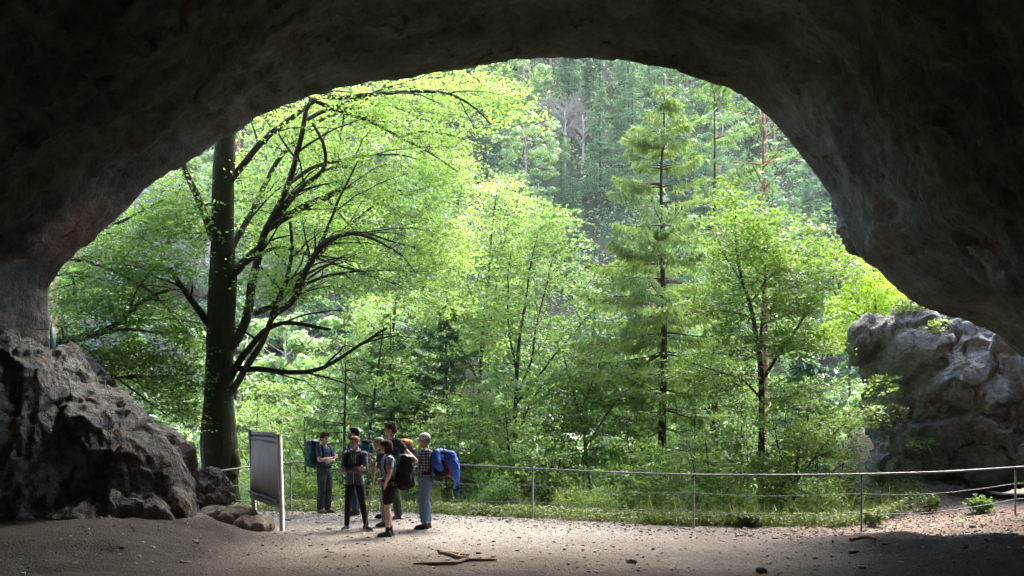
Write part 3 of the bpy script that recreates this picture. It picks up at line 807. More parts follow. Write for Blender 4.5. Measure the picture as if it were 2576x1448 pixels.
    hero_tree('beech_tree', 'tall mossy beech with a thick dark trunk, left of the information board', 'tree', P(562, 1262, 23.0), B, polys,
              MAT['beech_leaf'], MAT['beech_bark'], 11, leafsize=.088, spray=.60, per=34, mossy=(1, 3, 8, 9, 17), twig=.012, tilt=.34, flat=.14, wf=.045, sub=.28)
    # beech whose trunk stands hidden behind the left wall
    T = [(60, 1300), (50, 1100), (45, 900), (50, 700), (70, 500), (90, 300)]
    B = [([P(u, v, 22.6) for u, v in T], [.3, .27, .25, .22, .18, .14]),
         br([(60, 880), (147, 857), (190, 852), (221, 849), (277, 829), (310, 796), (354, 757), (398, 738), (420, 728)], .11, .03, 22.6, 22.2),
         br([(240, 845), (290, 824), (340, 826), (420, 838)], .05, .02, 22.3, 22.8),
         br([(60, 640), (130, 640), (194, 652), (277, 680), (354, 713), (420, 768), (470, 830)], .06, .015, 22.6, 22.3),
         br([(60, 690), (150, 700), (185, 670), (190, 720), (183, 745)], .05, .02, 22.6, 22.6),
         br([(50, 960), (150, 935), (271, 951), (354, 945), (431, 951), (498, 984)], .06, .02, 22.6, 22.9),
         br([(200, 870), (240, 900), (300, 960), (380, 1010), (440, 1060)], .04, .012, 22.5, 22.8),
         br([(80, 560), (200, 600), (300, 560), (380, 520), (460, 470)], .06, .015, 22.6, 23.5),
         br([(194, 652), (250, 640), (330, 660), (450, 690)], .04, .012, 22.6, 23.6)]
    polys = [([(135, 700), (240, 600), (350, 480), (450, 425), (515, 470), (520, 620), (500, 690), (400, 700), (440, 760), (500, 800), (510, 900), (400, 830), (300, 800), (240, 850), (140, 830)], 21.3, 25, 760, .42, .8, 4, .1),
             ([(200, 900), (330, 850), (500, 900), (510, 1000), (500, 1140), (440, 1060), (330, 960)], 21.5, 25, 340, .42, .8, 4, .1),
             ([(140, 840), (260, 850), (330, 880), (260, 960), (180, 930)], 21.5, 23, 60, .4)]
    hero_tree('beech_tree', 'spreading beech reaching in from the left, its trunk hidden behind the cave wall', 'tree', P(60, 1240, 22.6), B, polys,
              MAT['beech_leaf_dark'], MAT['beech_bark'], 12, leafsize=.085, spray=.50, per=34, twig=.012, tilt=.36, flat=.16, wf=.05, sub=.3)

def build_midtrees():
    Y = 23.2
    B = [([P(u, v, Y) for u, v in [(1913, 1330), (1913, 1228), (1916, 1100), (1916, 961), (1911, 894), (1896, 805), (1887, 760), (1860, 689), (1851, 609), (1850, 520)]], [.085, .075, .072, .07, .062, .05, .045, .032, .025, .012]),
         br([(1916, 955), (1958, 894), (1998, 836), (2021, 796), (2060, 720)], .045, .015, Y, Y - .5),
         br([(1911, 894), (1914, 850), (1918, 805), (1927, 671), (1940, 560)], .04, .012, Y, Y + .5),
         br([(1911, 1000), (1890, 975), (1860, 948), (1800, 930), (1740, 910)], .03, .01, Y, Y - .8),
         br([(1896, 805), (1850, 780), (1790, 780), (1730, 790)], .028, .01, Y, Y - .6),
         br([(1887, 760), (1930, 700), (1990, 640), (2050, 600)], .028, .01, Y, Y + .8),
         br([(1958, 894), (2020, 870), (2090, 880)], .025, .01, Y, Y - .5),
         br([(1870, 720), (1830, 660), (1800, 580)], .022, .01, Y, Y + .5)]
    polys = [([(1790, 480), (1850, 455), (1900, 500), (1980, 530), (2060, 560), (2140, 610), (2160, 680), (2090, 740), (2040, 800), (2090, 840), (2105, 880), (2000, 870), (1930, 900), (1840, 880), (1800, 800), (1720, 760), (1750, 720), (1790, 640), (1810, 560)], 21.6, 25.2, 660, .38),
             ([(1690, 900), (1800, 870), (1900, 900), (1870, 990), (1780, 1000), (1690, 960)], 21.8, 24.5, 90, .35)]
    hero_tree('beech_tree', 'slender beech with a straight dark trunk and layered crown, right of the tall spruce', 'tree', P(1913, 1300, Y), B, polys,
              MAT['beech_leaf_dark'], MAT['bark'], 21, leafsize=.090, spray=.46, per=32, twig=.010, tilt=.36, flat=.16, wf=.05, sub=.25, subl=1.1)
    # yellow-green one under the right rim
    Y = 27.5
    B = [([P(u, v, Y) for u, v in [(2215, 1000), (2212, 900), (2205, 820), (2200, 740), (2195, 640)]], [.07, .06, .05, .03, .012]),
         br([(2212, 860), (2250, 800), (2290, 770)], .03, .01, Y, Y), br([(2208, 830), (2160, 790), (2110, 770)], .03, .01, Y, Y), br([(2203, 760), (2230, 710), (2240, 670)], .02, .01, Y, Y)]
    polys = [([(2130, 620), (2180, 640), (2240, 690), (2300, 750), (2290, 790), (2200, 830), (2120, 880), (2060, 860), (2080, 780), (2130, 720)], 26, 29.5, 300, .3)]
    hero_tree('beech_tree', 'small yellow green beech crown showing under the right rim, above the grey outcrop', 'tree', P(2215, 1000, Y), B, polys,
              MAT['yellow_leaf'], MAT['bark'], 22, leafsize=.10, spray=.42, per=30, twig=.010)
    # shady bush against the outcrop
    Y = 22.3
    B = [([P(u, v, Y) for u, v in [(2000, 1300), (1998, 1220), (2010, 1120), (2040, 1030)]], [.04, .035, .025, .01]),
         br([(1998, 1220), (1960, 1140), (1940, 1050)], .02, .008, Y, Y), br([(1998, 1220), (2060, 1130), (2120, 1070), (2180, 1020)], .022, .008, Y, Y - .4), br([(1998, 1240), (2080, 1200), (2140, 1150)], .02, .008, Y, Y)]
    polys = [([(1930, 960), (2040, 970), (2150, 950), (2240, 980), (2210, 1060), (2150, 1120), (2130, 1180), (2040, 1200), (1930, 1180), (1900, 1080)], 21.2, 23.6, 300, .42)]
    hero_tree('sapling', 'dark shady beech sapling growing against the left face of the grey outcrop', 'sapling', P(2000, 1290, Y), B, polys,
              MAT['under_leaf'], MAT['bark'], 23, leafsize=.08, spray=.32, per=26, twig=.008)
    # bright group of young trees in the middle
    def young(name, label, Y, trunk, limbs, polys, seed, mat='young_leaf', r=.07, per=28, ls=.11, sp=.46, cat='tree'):
        n = len(trunk); B = [([P(u, v, Y) for u, v in trunk], np.linspace(r, .015, n))]
        for l in limbs: B.append(br(l, r * .5, .012, Y, Y + (seed % 3 - 1) * .8))
        hero_tree(name, label, cat, P(trunk[0][0], trunk[0][1], Y), B, polys, MAT[mat], MAT['bark'], seed, leafsize=ls, spray=sp, per=per, twig=.011, tilt=.5, sub=.22, subl=1.3, droop=-.12)
    young('young_tree', 'young pale green tree with dark forking stems in the centre, just left of the spruce', 27,
          [(1288, 1330), (1290, 1150), (1300, 950), (1305, 860), (1322, 760), (1335, 660), (1360, 560)],
          [[(1298, 1000), (1340, 900), (1350, 800), (1380, 700), (1400, 620)], [(1300, 940), (1280, 820), (1275, 700), (1290, 600)], [(1296, 1020), (1370, 930), (1440, 840), (1500, 770)], [(1290, 1120), (1340, 1000), (1400, 930)]],
          [([(1240, 620), (1340, 500), (1440, 520), (1480, 640), (1540, 800), (1570, 930), (1540, 1060), (1420, 1100), (1300, 1060), (1220, 960), (1210, 780)], 25, 30, 620, .3)], 31)
    young('young_tree', 'young bright tree with two thin wavy stems, above the blue jacket', 29.5,
          [(1235, 1330), (1225, 1130), (1205, 1000), (1212, 850), (1230, 700), (1235, 600), (1250, 480)],
          [[(1210, 900), (1240, 780), (1255, 640)], [(1215, 820), (1170, 700), (1140, 620)], [(1206, 960), (1150, 860), (1090, 780)], [(1230, 660), (1290, 560), (1310, 470)]],
          [([(1160, 560), (1220, 470), (1280, 430), (1340, 500), (1330, 640), (1300, 800), (1240, 900), (1100, 900), (1060, 800), (1120, 680)], 28, 33, 560, .3)], 32)
    young('young_tree', 'slim young tree behind the spruce lower branches, leaning to the right', 26,
          [(1500, 1330), (1480, 1200), (1470, 1080), (1440, 980), (1420, 900)],
          [[(1475, 1120), (1540, 1020), (1600, 960)], [(1485, 1180), (1420, 1100), (1370, 1060)], [(1460, 1040), (1500, 940), (1520, 880)]],
          [([(1380, 940), (1500, 880), (1640, 930), (1660, 1050), (1600, 1180), (1440, 1200), (1340, 1120)], 24.5, 28, 380, .3)], 33, mat='under_leaf', r=.05, ls=.09, sp=.38)
    young('young_tree', 'broken topped dark trunk with bright side shoots, behind the tall hiker', 30,
          [(990, 1330), (985, 1150), (988, 1000), (985, 900), (990, 800), (1005, 700), (1010, 660)],
          [[(985, 960), (1040, 860), (1090, 800)], [(988, 900), (940, 820), (900, 790)]],
          [([(900, 760), (1000, 720), (1120, 760), (1180, 900), (1120, 1000), (960, 1000), (880, 900)], 28, 33, 260, .35)], 34, r=.11)
    young('young_tree', 'leaning thin dark stem with bright leaves behind the boy in the hoodie', 27,
          [(928, 1330), (925, 1120), (940, 1000), (955, 900), (965, 820)],
          [[(935, 1040), (880, 960), (850, 900)], [(950, 930), (1010, 860), (1040, 830)]],
          [([(780, 860), (900, 820), (1010, 840), (1060, 940), (1000, 1060), (860, 1060), (760, 980)], 26, 30, 200, .38)], 35, r=.05)
    young('young_tree', 'bright round crown filling the gap behind the slender beech, right of centre', 33,
          [(1810, 1400), (1800, 1150), (1780, 1000), (1770, 900)],
          [[(1795, 1100), (1860, 1000), (1920, 960)], [(1785, 1040), (1710, 960), (1660, 900)]],
          [([(1600, 840), (1760, 700), (1960, 760), (2080, 900), (2080, 1060), (1900, 1120), (1700, 1120), (1590, 1000)], 31.5, 36, 420, .35)], 36)
    young('young_tree', 'leafy young tree low behind the railing between the plaid shirt man and the centre stems', 25.5,
          [(1165, 1330), (1160, 1220), (1150, 1120), (1165, 1040)],
          [[(1160, 1180), (1220, 1100), (1270, 1060)], [(1156, 1150), (1100, 1090), (1060, 1060)]],
          [([(1040, 1030), (1150, 990), (1280, 1030), (1330, 1120), (1290, 1220), (1120, 1230), (1030, 1150)], 24.2, 27, 300, .33)], 37, mat='under_leaf', r=.04, ls=.08, sp=.34)
    young('young_tree', 'leafy young tree low behind the railing left of the hiker with the green pack', 27.5,
          [(700, 1330), (705, 1200), (690, 1120), (680, 1060)],
          [[(700, 1150), (640, 1090), (610, 1060)], [(696, 1130), (750, 1090), (790, 1070)]],
          [([(600, 1040), (700, 1020), (800, 1060), (830, 1160), (790, 1270), (640, 1270), (596, 1150)], 26, 29.5, 260, .36)], 38, mat='under_leaf', r=.04, ls=.08, sp=.34)

def build_stems():
    rng = np.random.default_rng(401)
    S = [(1745, 25.5, 1010, 5, 'thin dark sapling between the tall spruce and the second bare post'), (1862, 24.5, 960, 6, 'thin leaning sapling just left of the slender beech'), (1884, 26, 1040, -8, 'short dark stem close against the slender beech'),
         (1965, 23.5, 1010, 14, 'forked sapling just right of the slender beech'), (2060, 24, 1060, -10, 'thin sapling in front of the dark hollow by the third post'), (1400, 26.5, 900, 40, 'sapling leaning right, midway between the first bare post and the tall spruce'),
         (1180, 26, 960, 12, 'thin sapling right above the blue jacket'), (770, 25.5, 1000, -6, 'thin sapling behind the dark green backpack'), (1590, 24.5, 1060, -14, 'thin sapling just left of the foot of the tall spruce'),
         (1290, 24.5, 1030, -20, 'low sapling left of the first bare post'), (640, 25.5, 980, 10, 'thin sapling behind the information board'), (1465, 28.5, 800, 30, 'tall whippy sapling left of the tall spruce')]
    for i, (u, Y, vt, ln, lab) in enumerate(S):
        H = 1340 - vt
        tr = [(u, 1345), (u + ln * .1, 1345 - H * .35), (u + ln * .5, 1345 - H * .7), (u + ln, vt)]
        B = [([P(a, b, Y) for a, b in tr], [.03, .026, .018, .007])]
        for q in (.4, .6, .75):
            x0, y0 = u + ln * q, 1345 - H * q; sg = rng.choice([-1, 1]); B.append(br([(x0, y0), (x0 + sg * 22, y0 - 40), (x0 + sg * 50, y0 - 85)], .014, .005, Y, Y + rng.uniform(-.6, .6)))
        w = 62
        poly = [(u - w, 1345 - H * .25), (u - w * 1.1 + ln * .5, 1345 - H * .65), (u + ln - 20, vt - 20), (u + ln + 20, vt - 20), (u + w * 1.1 + ln * .5, 1345 - H * .65), (u + w, 1345 - H * .25)]
        hero_tree('sapling', lab, 'sapling', P(u, 1345, Y), B, [(poly, Y - .8, Y + .9, int(40 + H * .09), .4)], MAT[['under_leaf', 'young_leaf', 'beech_leaf_dark'][i % 3]], MAT['bark'], 410 + i, leafsize=.075, spray=.26, per=22, twig=.007, tilt=.45)

def conifer(name, label, base, H, profile, seed, mat, bark, nbr=120, droop=.5, ndl=.22, per=46, r0=.12, group=None, cat='spruce', dead_below=.0, wid=.03, lean=0, top0=.0, gap=0, side=1.0, asym=(1, 1)):
    """profile: list of (height fraction, branch length). Needles hang from the side twigs."""
    rng = np.random.default_rng(seed)
    root = empty(name, base, label, cat, group)
    mt, mb, ml = MB(), MB(), MB()
    hz = np.linspace(0, H, 26)
    wob = fbm(np.stack([hz * .3, hz * 0 + seed, hz * 0], -1), 2, seed) * .08
    tp = np.stack([wob + lean * hz / H, wob * 0, hz], -1)
    mt.tube(tp, r0 * (1 - hz / H * .93), 9)
    pf = np.array(profile)
    hs = np.sort(rng.uniform(pf[0, 0], 1, nbr)) * H
    whorl = .45 * H / 12
    hs = hs * .35 + np.round(hs / whorl) * whorl * .65
    for k, h in enumerate(hs):
        fr = min(h / H, .995)
        L = np.interp(fr, pf[:, 0], pf[:, 1]) * rng.uniform(.7, 1.15)
        if L < .05: continue
        az = rng.uniform(0, 6.283)
        L *= asym[1] if math.cos(az) > 0 else asym[0]
        d = np.array([math.cos(az), math.sin(az), 0]); x0 = np.interp(h, hz, tp[:, 0])
        t = np.linspace(0, 1, 7)
        up = .45 * fr ** 2 * L * t * 1.6
        z = h + up - droop * L * (t ** 1.3) * .55 + droop * L * .30 * t ** 3
        z += rng.normal(0, .05) * t * L
        pts = np.stack([x0 + d[0] * L * t, d[1] * L * t, z], -1)
        rb = .008 + .009 * L
        mb.tube(pts, rb * (1 - .8 * t), 4, False)
        if fr < dead_below and rng.uniform() < .8: continue
        # side twigs
        m = max(4, int(per * L)); m2 = m
        tt = rng.uniform(.12, 1.02, m) ** .8
        p = np.stack([np.interp(tt, t, pts[:, q]) for q in range(3)], -1)
        sd = np.array([-d[1], d[0], 0]); sg = rng.choice([-1, 1], m)
        w = side * .42 * L ** .7 * (1.05 - tt) * rng.uniform(.1, 1, m) + .02
        p = p + sd * (sg * w)[:, None] + d * (w * .4)[:, None]; p[:, 2] -= w * .3 * droop
        nd = ndl * rng.uniform(.5, 1.3, m)
        hang = np.clip(droop * rng.uniform(.5, 2.2, m), 0, 1.8)
        dirn = d * rng.uniform(.2, .9, m)[:, None] + sd * (sg * rng.uniform(0, .9, m))[:, None] + np.array([0, 0, -1.]) * hang[:, None] + np.array([0, 0, .55]) * (fr ** 3)
        nrm = rng.normal(0, 1, (m, 3)) * [1, 1, .6]
        ml.quads(leaf_quads(p + dirn * nd[:, None] * .35, nrm, dirn, nd, wid / ndl * 2, .05))
    mt.v += mb.v; mt.f += [f + mt.n for f in mb.f]; mt.n += mb.n
    link('trunk', mt.mesh('trunk'), bark, root)
    link('crown', ml.mesh('crown', False), mat, root)
    return root

def build_conifers():
    Y = 27.0; b = P(1667, 1085, Y)
    H = 885 / F * Y + EYE + 2.2; b[2] = -2.2
    def fr(v): return (EYE + (HV - v) / F * Y + 2.2) / H
    prof = [(fr(1200), 1.2), (fr(1000), 1.7), (fr(900), 2.0), (fr(800), 2.1), (fr(730), 2.2), (fr(640), 1.6), (fr(560), 1.4), (fr(480), 1.3), (fr(420), 1.05), (fr(340), .8), (fr(280), .5), (fr(230), .2), (1, .03)]
    conifer('spruce_tree', 'tall spruce with a straight thin dark trunk and drooping sprays, standing alone right of centre', b, H, prof, 51, MAT['needle'], MAT['bark'], nbr=190, per=150, r0=.155, ndl=.24, wid=.016, dead_below=.36, droop=.75, asym=(1.1, .9))
    Y = 33.0; b = P(1796, 1085, Y); b[2] = -6; H = 19.5
    conifer('spruce_tree', 'second tall spruce behind the slender beech, its top cut off by the cave roof', b, H, [(.25, 1.2), (.5, 1.7), (.75, 1.9), (.9, 1.7), (1, .6)], 52, MAT['needle'], MAT['pine_bark_dark'], nbr=84, per=100, r0=.19, ndl=.30, wid=.026, dead_below=.3, droop=.7)
    Y = 31.0; b = P(1921, 1085, Y); b[2] = -6; H = 19.5
    conifer('pine_tree', 'pine with a bare reddish trunk and thin branches below the right rim', b, H, [(.45, .9), (.6, 1.6), (.8, 2.2), (1, .8)], 53, MAT['far_needle'], MAT['pine_bark'], nbr=46, per=26, r0=.20, ndl=.24, wid=.03, droop=.25, cat='pine', dead_below=.6)
    Y = 25.6; b = P(864, 1085, Y); b[2] = -1.2; H = EYE + 1.2 + 300 / F * Y
    conifer('spruce_tree', 'small thin dark spruce between the green pack hiker and the boy in the hoodie', b, H, [(.1, .9), (.35, 1.15), (.6, .85), (.8, .55), (1, .04)], 54, MAT['needle_dark'], MAT['bark'], nbr=70, per=75, r0=.062, ndl=.18, wid=.018)
    Y = 28.0; b = P(985, 1085, Y); b[2] = -2.5; H = EYE + 2.5 + 305 / F * Y
    conifer('spruce_tree', 'dark young spruce right above the heads of the tall hiker and the man in blue', b, H, [(.1, 1.2), (.35, 1.5), (.6, 1.1), (.85, .6), (1, .05)], 55, MAT['needle_dark'], MAT['bark'], nbr=90, per=75, r0=.08, ndl=.20, wid=.022)
    Y = 28.5; b = P(1125, 1085, Y); b[2] = -2.5; H = EYE + 2.5 + 325 / F * Y
    conifer('spruce_tree', 'dark young spruce behind the man in the plaid shirt, left of the forked young tree', b, H, [(.1, 1.5), (.35, 2.0), (.55, 1.6), (.8, .9), (1, .05)], 56, MAT['needle_dark'], MAT['bark'], nbr=120, per=75, r0=.09, ndl=.20, wid=.022)
    Y = 35; b = P(924, 1085, Y); b[2] = -7; H = EYE + 7 + 520 / F * Y
    conifer('spruce_tree', 'thin tall spruce trunk with sparse twigs seen through the beech leaves above the boy', b, H, [(.3, .8), (.6, 1.3), (.85, 1.2), (1, .1)], 57, MAT['needle'], MAT['bark'], nbr=70, per=40, r0=.13, ndl=.26, wid=.025, dead_below=.5)
    Y = 27.5; b = P(1860, 1085, Y); b[2] = -2.5; H = EYE + 2.5 + 170 / F * Y
    conifer('spruce_tree', 'small spruce low between the tall spruce and the slender beech', b, H, [(.1, 1.0), (.4, 1.2), (.7, .7), (1, .05)], 58, MAT['needle_dark'], MAT['bark'], nbr=60, per=60, r0=.05, ndl=.20, wid=.022)

def build_understory():
    """shrubs and saplings on the bank behind the railing: three models, each copied"""
    rng = np.random.default_rng(61)
    protos = []
    for k in range(4):
        B = []
        H = [1.7, 2.4, 2.9, 1.3][k]
        for s in range(4):
            a = rng.uniform(0, 6.28); e = np.array([math.cos(a) * .5, math.sin(a) * .5, 0]) * H * .5
            B.append(([np.array([0, 0, -.4]), np.array([0, 0, .05]) + e * .15, e * .6 + [0, 0, H * .5], e + [0, 0, H * .95]], [.025, .022, .015, .006]))
        pts = []
        n = [150, 210, 260, 110][k]
        q = rng.normal(0, 1, (n, 3)); q /= np.linalg.norm(q, axis=1, keepdims=True); q *= rng.uniform(.25, 1, (n, 1)) ** .5
        pts = q * np.array([H * .52, H * .52, H * .46]) + [0, 0, H * .58]
        o = tree_from_points('shrub', B, pts, MAT['under_leaf'], 70 + k, [.075, .085, .09, .07][k], .30, 26)
        protos.append(o)
    spots = []
    for i in range(78):
        row = i % 3
        x = -6.4 + (i * .618034 % 1) * 15.5
        y = edge(x) + [1.6, 3.6, 6.2][row] + rng.uniform(-.5, .6)
        if x > 7.2: continue
        spots.append((x, y, row))
    colors = ['light green', 'fresh green', 'dark green']
    used = set(); cnt = 0
    for x, y, row in spots:
        k = rng.choice([0, 3]) if row == 0 else rng.choice([0, 1, 2]) if row == 1 else rng.choice([1, 2])
        p = protos[k]
        if k in used: o = copy_tree(p)
        else: o = p; used.add(k)
        s = rng.uniform(.75, 1.2) * (.62 if row == 0 else 1)
        o.location = (float(x), float(y), gz1(x, y) - .03); o.rotation_euler = (0, 0, rng.uniform(0, 6.28)); o.scale = (s, s, s * rng.uniform(.85, 1.15))
        u = HU + x / y * F
        tag(o, where_label(['low leafy shrub', 'leafy shrub', 'tall leafy shrub'][row], ['hugging the railing', 'on the bank', 'farther down the bank'][row], u), 'shrub', 'shrubs growing on the bank behind the railing')
    for k in range(4):
        if k not in used:
            for c in list(protos[k].children): bpy.data.objects.remove(c)
            bpy.data.objects.remove(protos[k])

LANDM = [(520, 'behind the little boulder'), (600, 'at the foot of the mossy beech'), (700, 'behind the information board'), (770, 'left of the green backpack'), (840, 'behind the hiker with the green pack'), (905, 'behind the boy in the hoodie'), (960, 'behind the old man with the stick'),
         (1015, 'behind the woman in shorts'), (1090, 'behind the plaid shirt man'), (1200, 'just right of the blue jacket'), (1330, 'left of the first bare post'), (1450, 'right of the first bare post'),
         (1590, 'midway between two centre posts'), (1668, 'at the foot of the tall spruce'), (1740, 'behind the second bare post'), (1850, 'left of the slender beech trunk'), (1960, 'right of the slender beech trunk'), (2080, 'left of the third railing post'), (2200, 'behind the third railing post'), (2600, 'by the grey outcrop')]
def where_label(a, b, u):
    i = int(np.argmin([abs(u - q[0]) for q in LANDM]))
    return f'{a} {b}, {LANDM[i][1]}'

def tree_from_points(name, B, cen, leafmat, seed, ls, sp, per, bark=None, tilt=.5):
    """a tree in its own coordinates"""
    rng = np.random.default_rng(seed)
    root = bpy.data.objects.new(name, None); COL.objects.link(root)
    mt, mb, ml = MB(), MB(), MB(); NP = []; 
    for k, (p, r) in enumerate(B):
        p, r = resample(p, r, .2); (mt).tube(p, r, 6); NP += list(p)
    NP = np.array(NP); d0 = np.min(np.linalg.norm(cen[:, None] - NP[None], axis=2), 1)
    dirs = np.zeros_like(cen)
    for i in np.argsort(d0):
        c = cen[i]; dv = NP - c; j = int(np.argmin(np.sqrt((dv ** 2).sum(1)) + .5 * np.clip(dv[:, 2], 0, 9))); a = NP[j]; mid = (a + c) / 2 + rng.normal(0, .03, 3)
        mb.tube([a, mid, c], [.008, .006, .003], 3, False); NP = np.concatenate([NP, [mid, c]]); d = c - mid; dirs[i] = d / (np.linalg.norm(d) + 1e-6)
    m = len(cen); K = per
    dflat = dirs * [1, 1, .4] + rng.normal(0, .25, (m, 3)); dflat /= np.linalg.norm(dflat, axis=1, keepdims=True)
    up = np.tile([0, 0, 1.], (m, 1)) + rng.normal(0, .3, (m, 3)); s = np.cross(up, dflat); s /= np.linalg.norm(s, axis=1, keepdims=True); up = np.cross(dflat, s)
    a = rng.uniform(-1, 1, (m, K)); b = rng.normal(0, .5, (m, K)); w = rng.normal(0, .14, (m, K)) - .1 * np.abs(b)
    R = sp * rng.uniform(.7, 1.2, m)
    c = (cen[:, None] + R[:, None, None] * (a[..., None] * dflat[:, None] + b[..., None] * s[:, None] + w[..., None] * up[:, None])).reshape(-1, 3)
    ml.quads(leaf_quads(c, np.repeat(up, K, 0) + rng.normal(0, tilt, (m * K, 3)), np.repeat(dflat, K, 0) + rng.normal(0, .6, (m * K, 3)), ls * rng.uniform(.7, 1.3, m * K), .6))
    mt.v += mb.v; mt.f += [f + mt.n for f in mb.f]; mt.n += mb.n
    link('stems', mt.mesh('stems'), bark or MAT['bark'], root)
    link('crown', ml.mesh('crown', False), leafmat, root)
    return root

# ------------------------------------------------------------------ far forest
def far_models():
    rng = np.random.default_rng(81); out = []
    for k in range(4):                                         # broadleaf
        H = [13, 10, 15, 9][k]; W = [3.5, 3.3, 4.0, 3.7][k]
        root = bpy.data.objects.new('broadleaf_tree', None); COL.objects.link(root)
        mt, ml = MB(), MB()
        mt.tube([[0, 0, -1.5], [.1, 0, H * .3], [0, .1, H * .6], [.1, 0, H * .85]], [.16, .13, .09, .03], 6)
        for q in range(16):
            a = rng.uniform(0, 6.28); h = rng.uniform(.3, .8) * H; e = np.array([math.cos(a), math.sin(a), .7]) * W * rng.uniform(.6, .95)
            mt.tube([[0, 0, h], np.array([0, 0, h]) + e * .5 + [0, 0, -.1], np.array([0, 0, h]) + e], [.05, .035, .012], 4, False)
        nc = [84, 76, 96, 72][k]
        d = rng.normal(0, 1, (nc, 3)); d /= np.linalg.norm(d, axis=1, keepdims=True); d *= rng.uniform(.35, 1, (nc, 1)) ** .6
        cc = d * [W * .85, W * .85, H * .42] + [0, 0, H * .55]
        K = 100
        rr = rng.uniform(.35, .85, nc)
        q = rng.normal(0, 1, (nc, K, 3)); q /= np.linalg.norm(q, axis=2, keepdims=True); q *= rng.uniform(.55, 1, (nc, K, 1))
        q[..., 2] = q[..., 2] * .6
        p = (cc[:, None] + q * rr[:, None, None]).reshape(-1, 3)
        nrm = q.reshape(-1, 3) * [1, 1, 1.8] + rng.normal(0, .45, (nc * K, 3)) + [0, 0, .4]
        ml.quads(leaf_quads(p, nrm, rng.normal(0, 1, (nc * K, 3)), rng.uniform(.16, .34, nc * K), .75))
        link('trunk', mt.mesh('trunk'), MAT['grey_bark'], root); link('crown', ml.mesh('crown', False), MAT['far_leaf'], root)
        out.append(('b', root, H))
    for k in range(4):                                          # conifers
        H = [15, 12, 18, 10][k]; W = [2.8, 2.5, 3.1, 2.4][k]
        root = bpy.data.objects.new('fir_tree', None); COL.objects.link(root)
        mt, ml = MB(), MB(); mt.tube([[0, 0, -1.5], [0, 0, H * .5], [0, 0, H]], [.17, .10, .02], 6)
        nb = 150; h = rng.uniform(.12, 1, nb) ** .9 * H
        for hh in h:
            L = W * (1 - hh / H) ** .8 * rng.uniform(.65, 1.15) + .12; a = rng.uniform(0, 6.28); d = np.array([math.cos(a), math.sin(a), 0]); s = np.array([-d[1], d[0], 0])
            m = int(10 + 26 * L); t = rng.uniform(.05, 1, m) ** .7; w = rng.normal(0, .33, m) * L * (1.1 - t)
            p = d * (L * t)[:, None] + s * w[:, None] + np.array([0, 0, 1.]) * (hh - .32 * L * t + .12 * L * t ** 3 - np.abs(w) * .25)[:, None] + rng.normal(0, .05, (m, 3))
            dr = d * .8 + s * np.sign(w)[:, None] * .7 + rng.normal(0, .3, (m, 3)) + [0, 0, -.45]
            ml.quads(leaf_quads(p, rng.normal(0, .6, (m, 3)) + [0, 0, 1], dr, rng.uniform(.2, .42, m), .42))
        link('trunk', mt.mesh('trunk'), MAT['bark'], root); link('crown', ml.mesh('crown', False), MAT['far_needle'], root)
        out.append(('c', root, H))
    for k in range(2):                                          # pines: bare red stems, crown on top
        H = [16, 13][k]
        root = bpy.data.objects.new('pine_tree', None); COL.objects.link(root)
        mt, ml = MB(), MB(); mt.tube([[0, 0, -1.5], [.15, 0, H * .4], [-.05, .1, H * .8], [0, 0, H * .97]], [.19, .15, .09, .03], 7)
        for q in range(26):
            a = rng.uniform(0, 6.28); h = rng.uniform(.45, .97) * H; L = rng.uniform(1.0, 2.2) * (1.25 - h / H * .8); e = np.array([math.cos(a) * L, math.sin(a) * L, .25 * L]); b = np.array([0, 0, h])
            mt.tube([b, b + e * .5 + [0, 0, .1], b + e], [.04, .03, .01], 4, False)
            if h / H < .6: continue
            m = 120; qd = rng.normal(0, 1, (m, 3)); qd /= np.linalg.norm(qd, axis=1, keepdims=True)
            p = b + e * rng.uniform(.5, 1.1, (m, 1)) + qd * rng.uniform(.2, .8, (m, 1)) * [1, 1, .45]
            ml.quads(leaf_quads(p, qd + [0, 0, .5], rng.normal(0, 1, (m, 3)), rng.uniform(.14, .28, m), .45))
        link('trunk', mt.mesh('trunk'), MAT['pine_bark'], root); link('crown', ml.mesh('crown', False), MAT['far_needle'], root)
        out.append(('p', root, H))
    return out

HZU = [300, 470, 620, 800, 950, 1100, 1250, 1400, 1560, 1720, 1850, 1990]
HZ = ['above the left rock mass', 'left of the mossy trunk', 'behind the mossy trunk', 'above the information board', 'behind the beech limbs', 'above the tall hiker', 'above the blue jacket', 'above the first bare post',
      'left of the tall spruce', 'behind the tall spruce', 'right of the tall spruce', 'above the slender beech', 'under the right rim']
def tell_apart():
    by = {}
    for o in bpy.data.objects:
        if o.parent is None and o.get('label'): by.setdefault(o['label'], []).append(o)
    for l, os_ in by.items():
        if len(os_) < 2: continue
        os_.sort(key=lambda o: o.location.x / max(1, o.location.y)); n = len(os_)
        nm = {2: ['left one', 'right one'], 3: ['left one', 'middle one', 'right one']}.get(n) or [['leftmost', 'second from left', 'third from left', 'fourth from left', 'fifth from left', 'sixth from left'][i] if i < min(6, n - 1) else 'rightmost' if i == n - 1 else 'farther right' for i in range(n)]
        for o, q in zip(os_, nm): o['label'] = f'{l}, {q}'

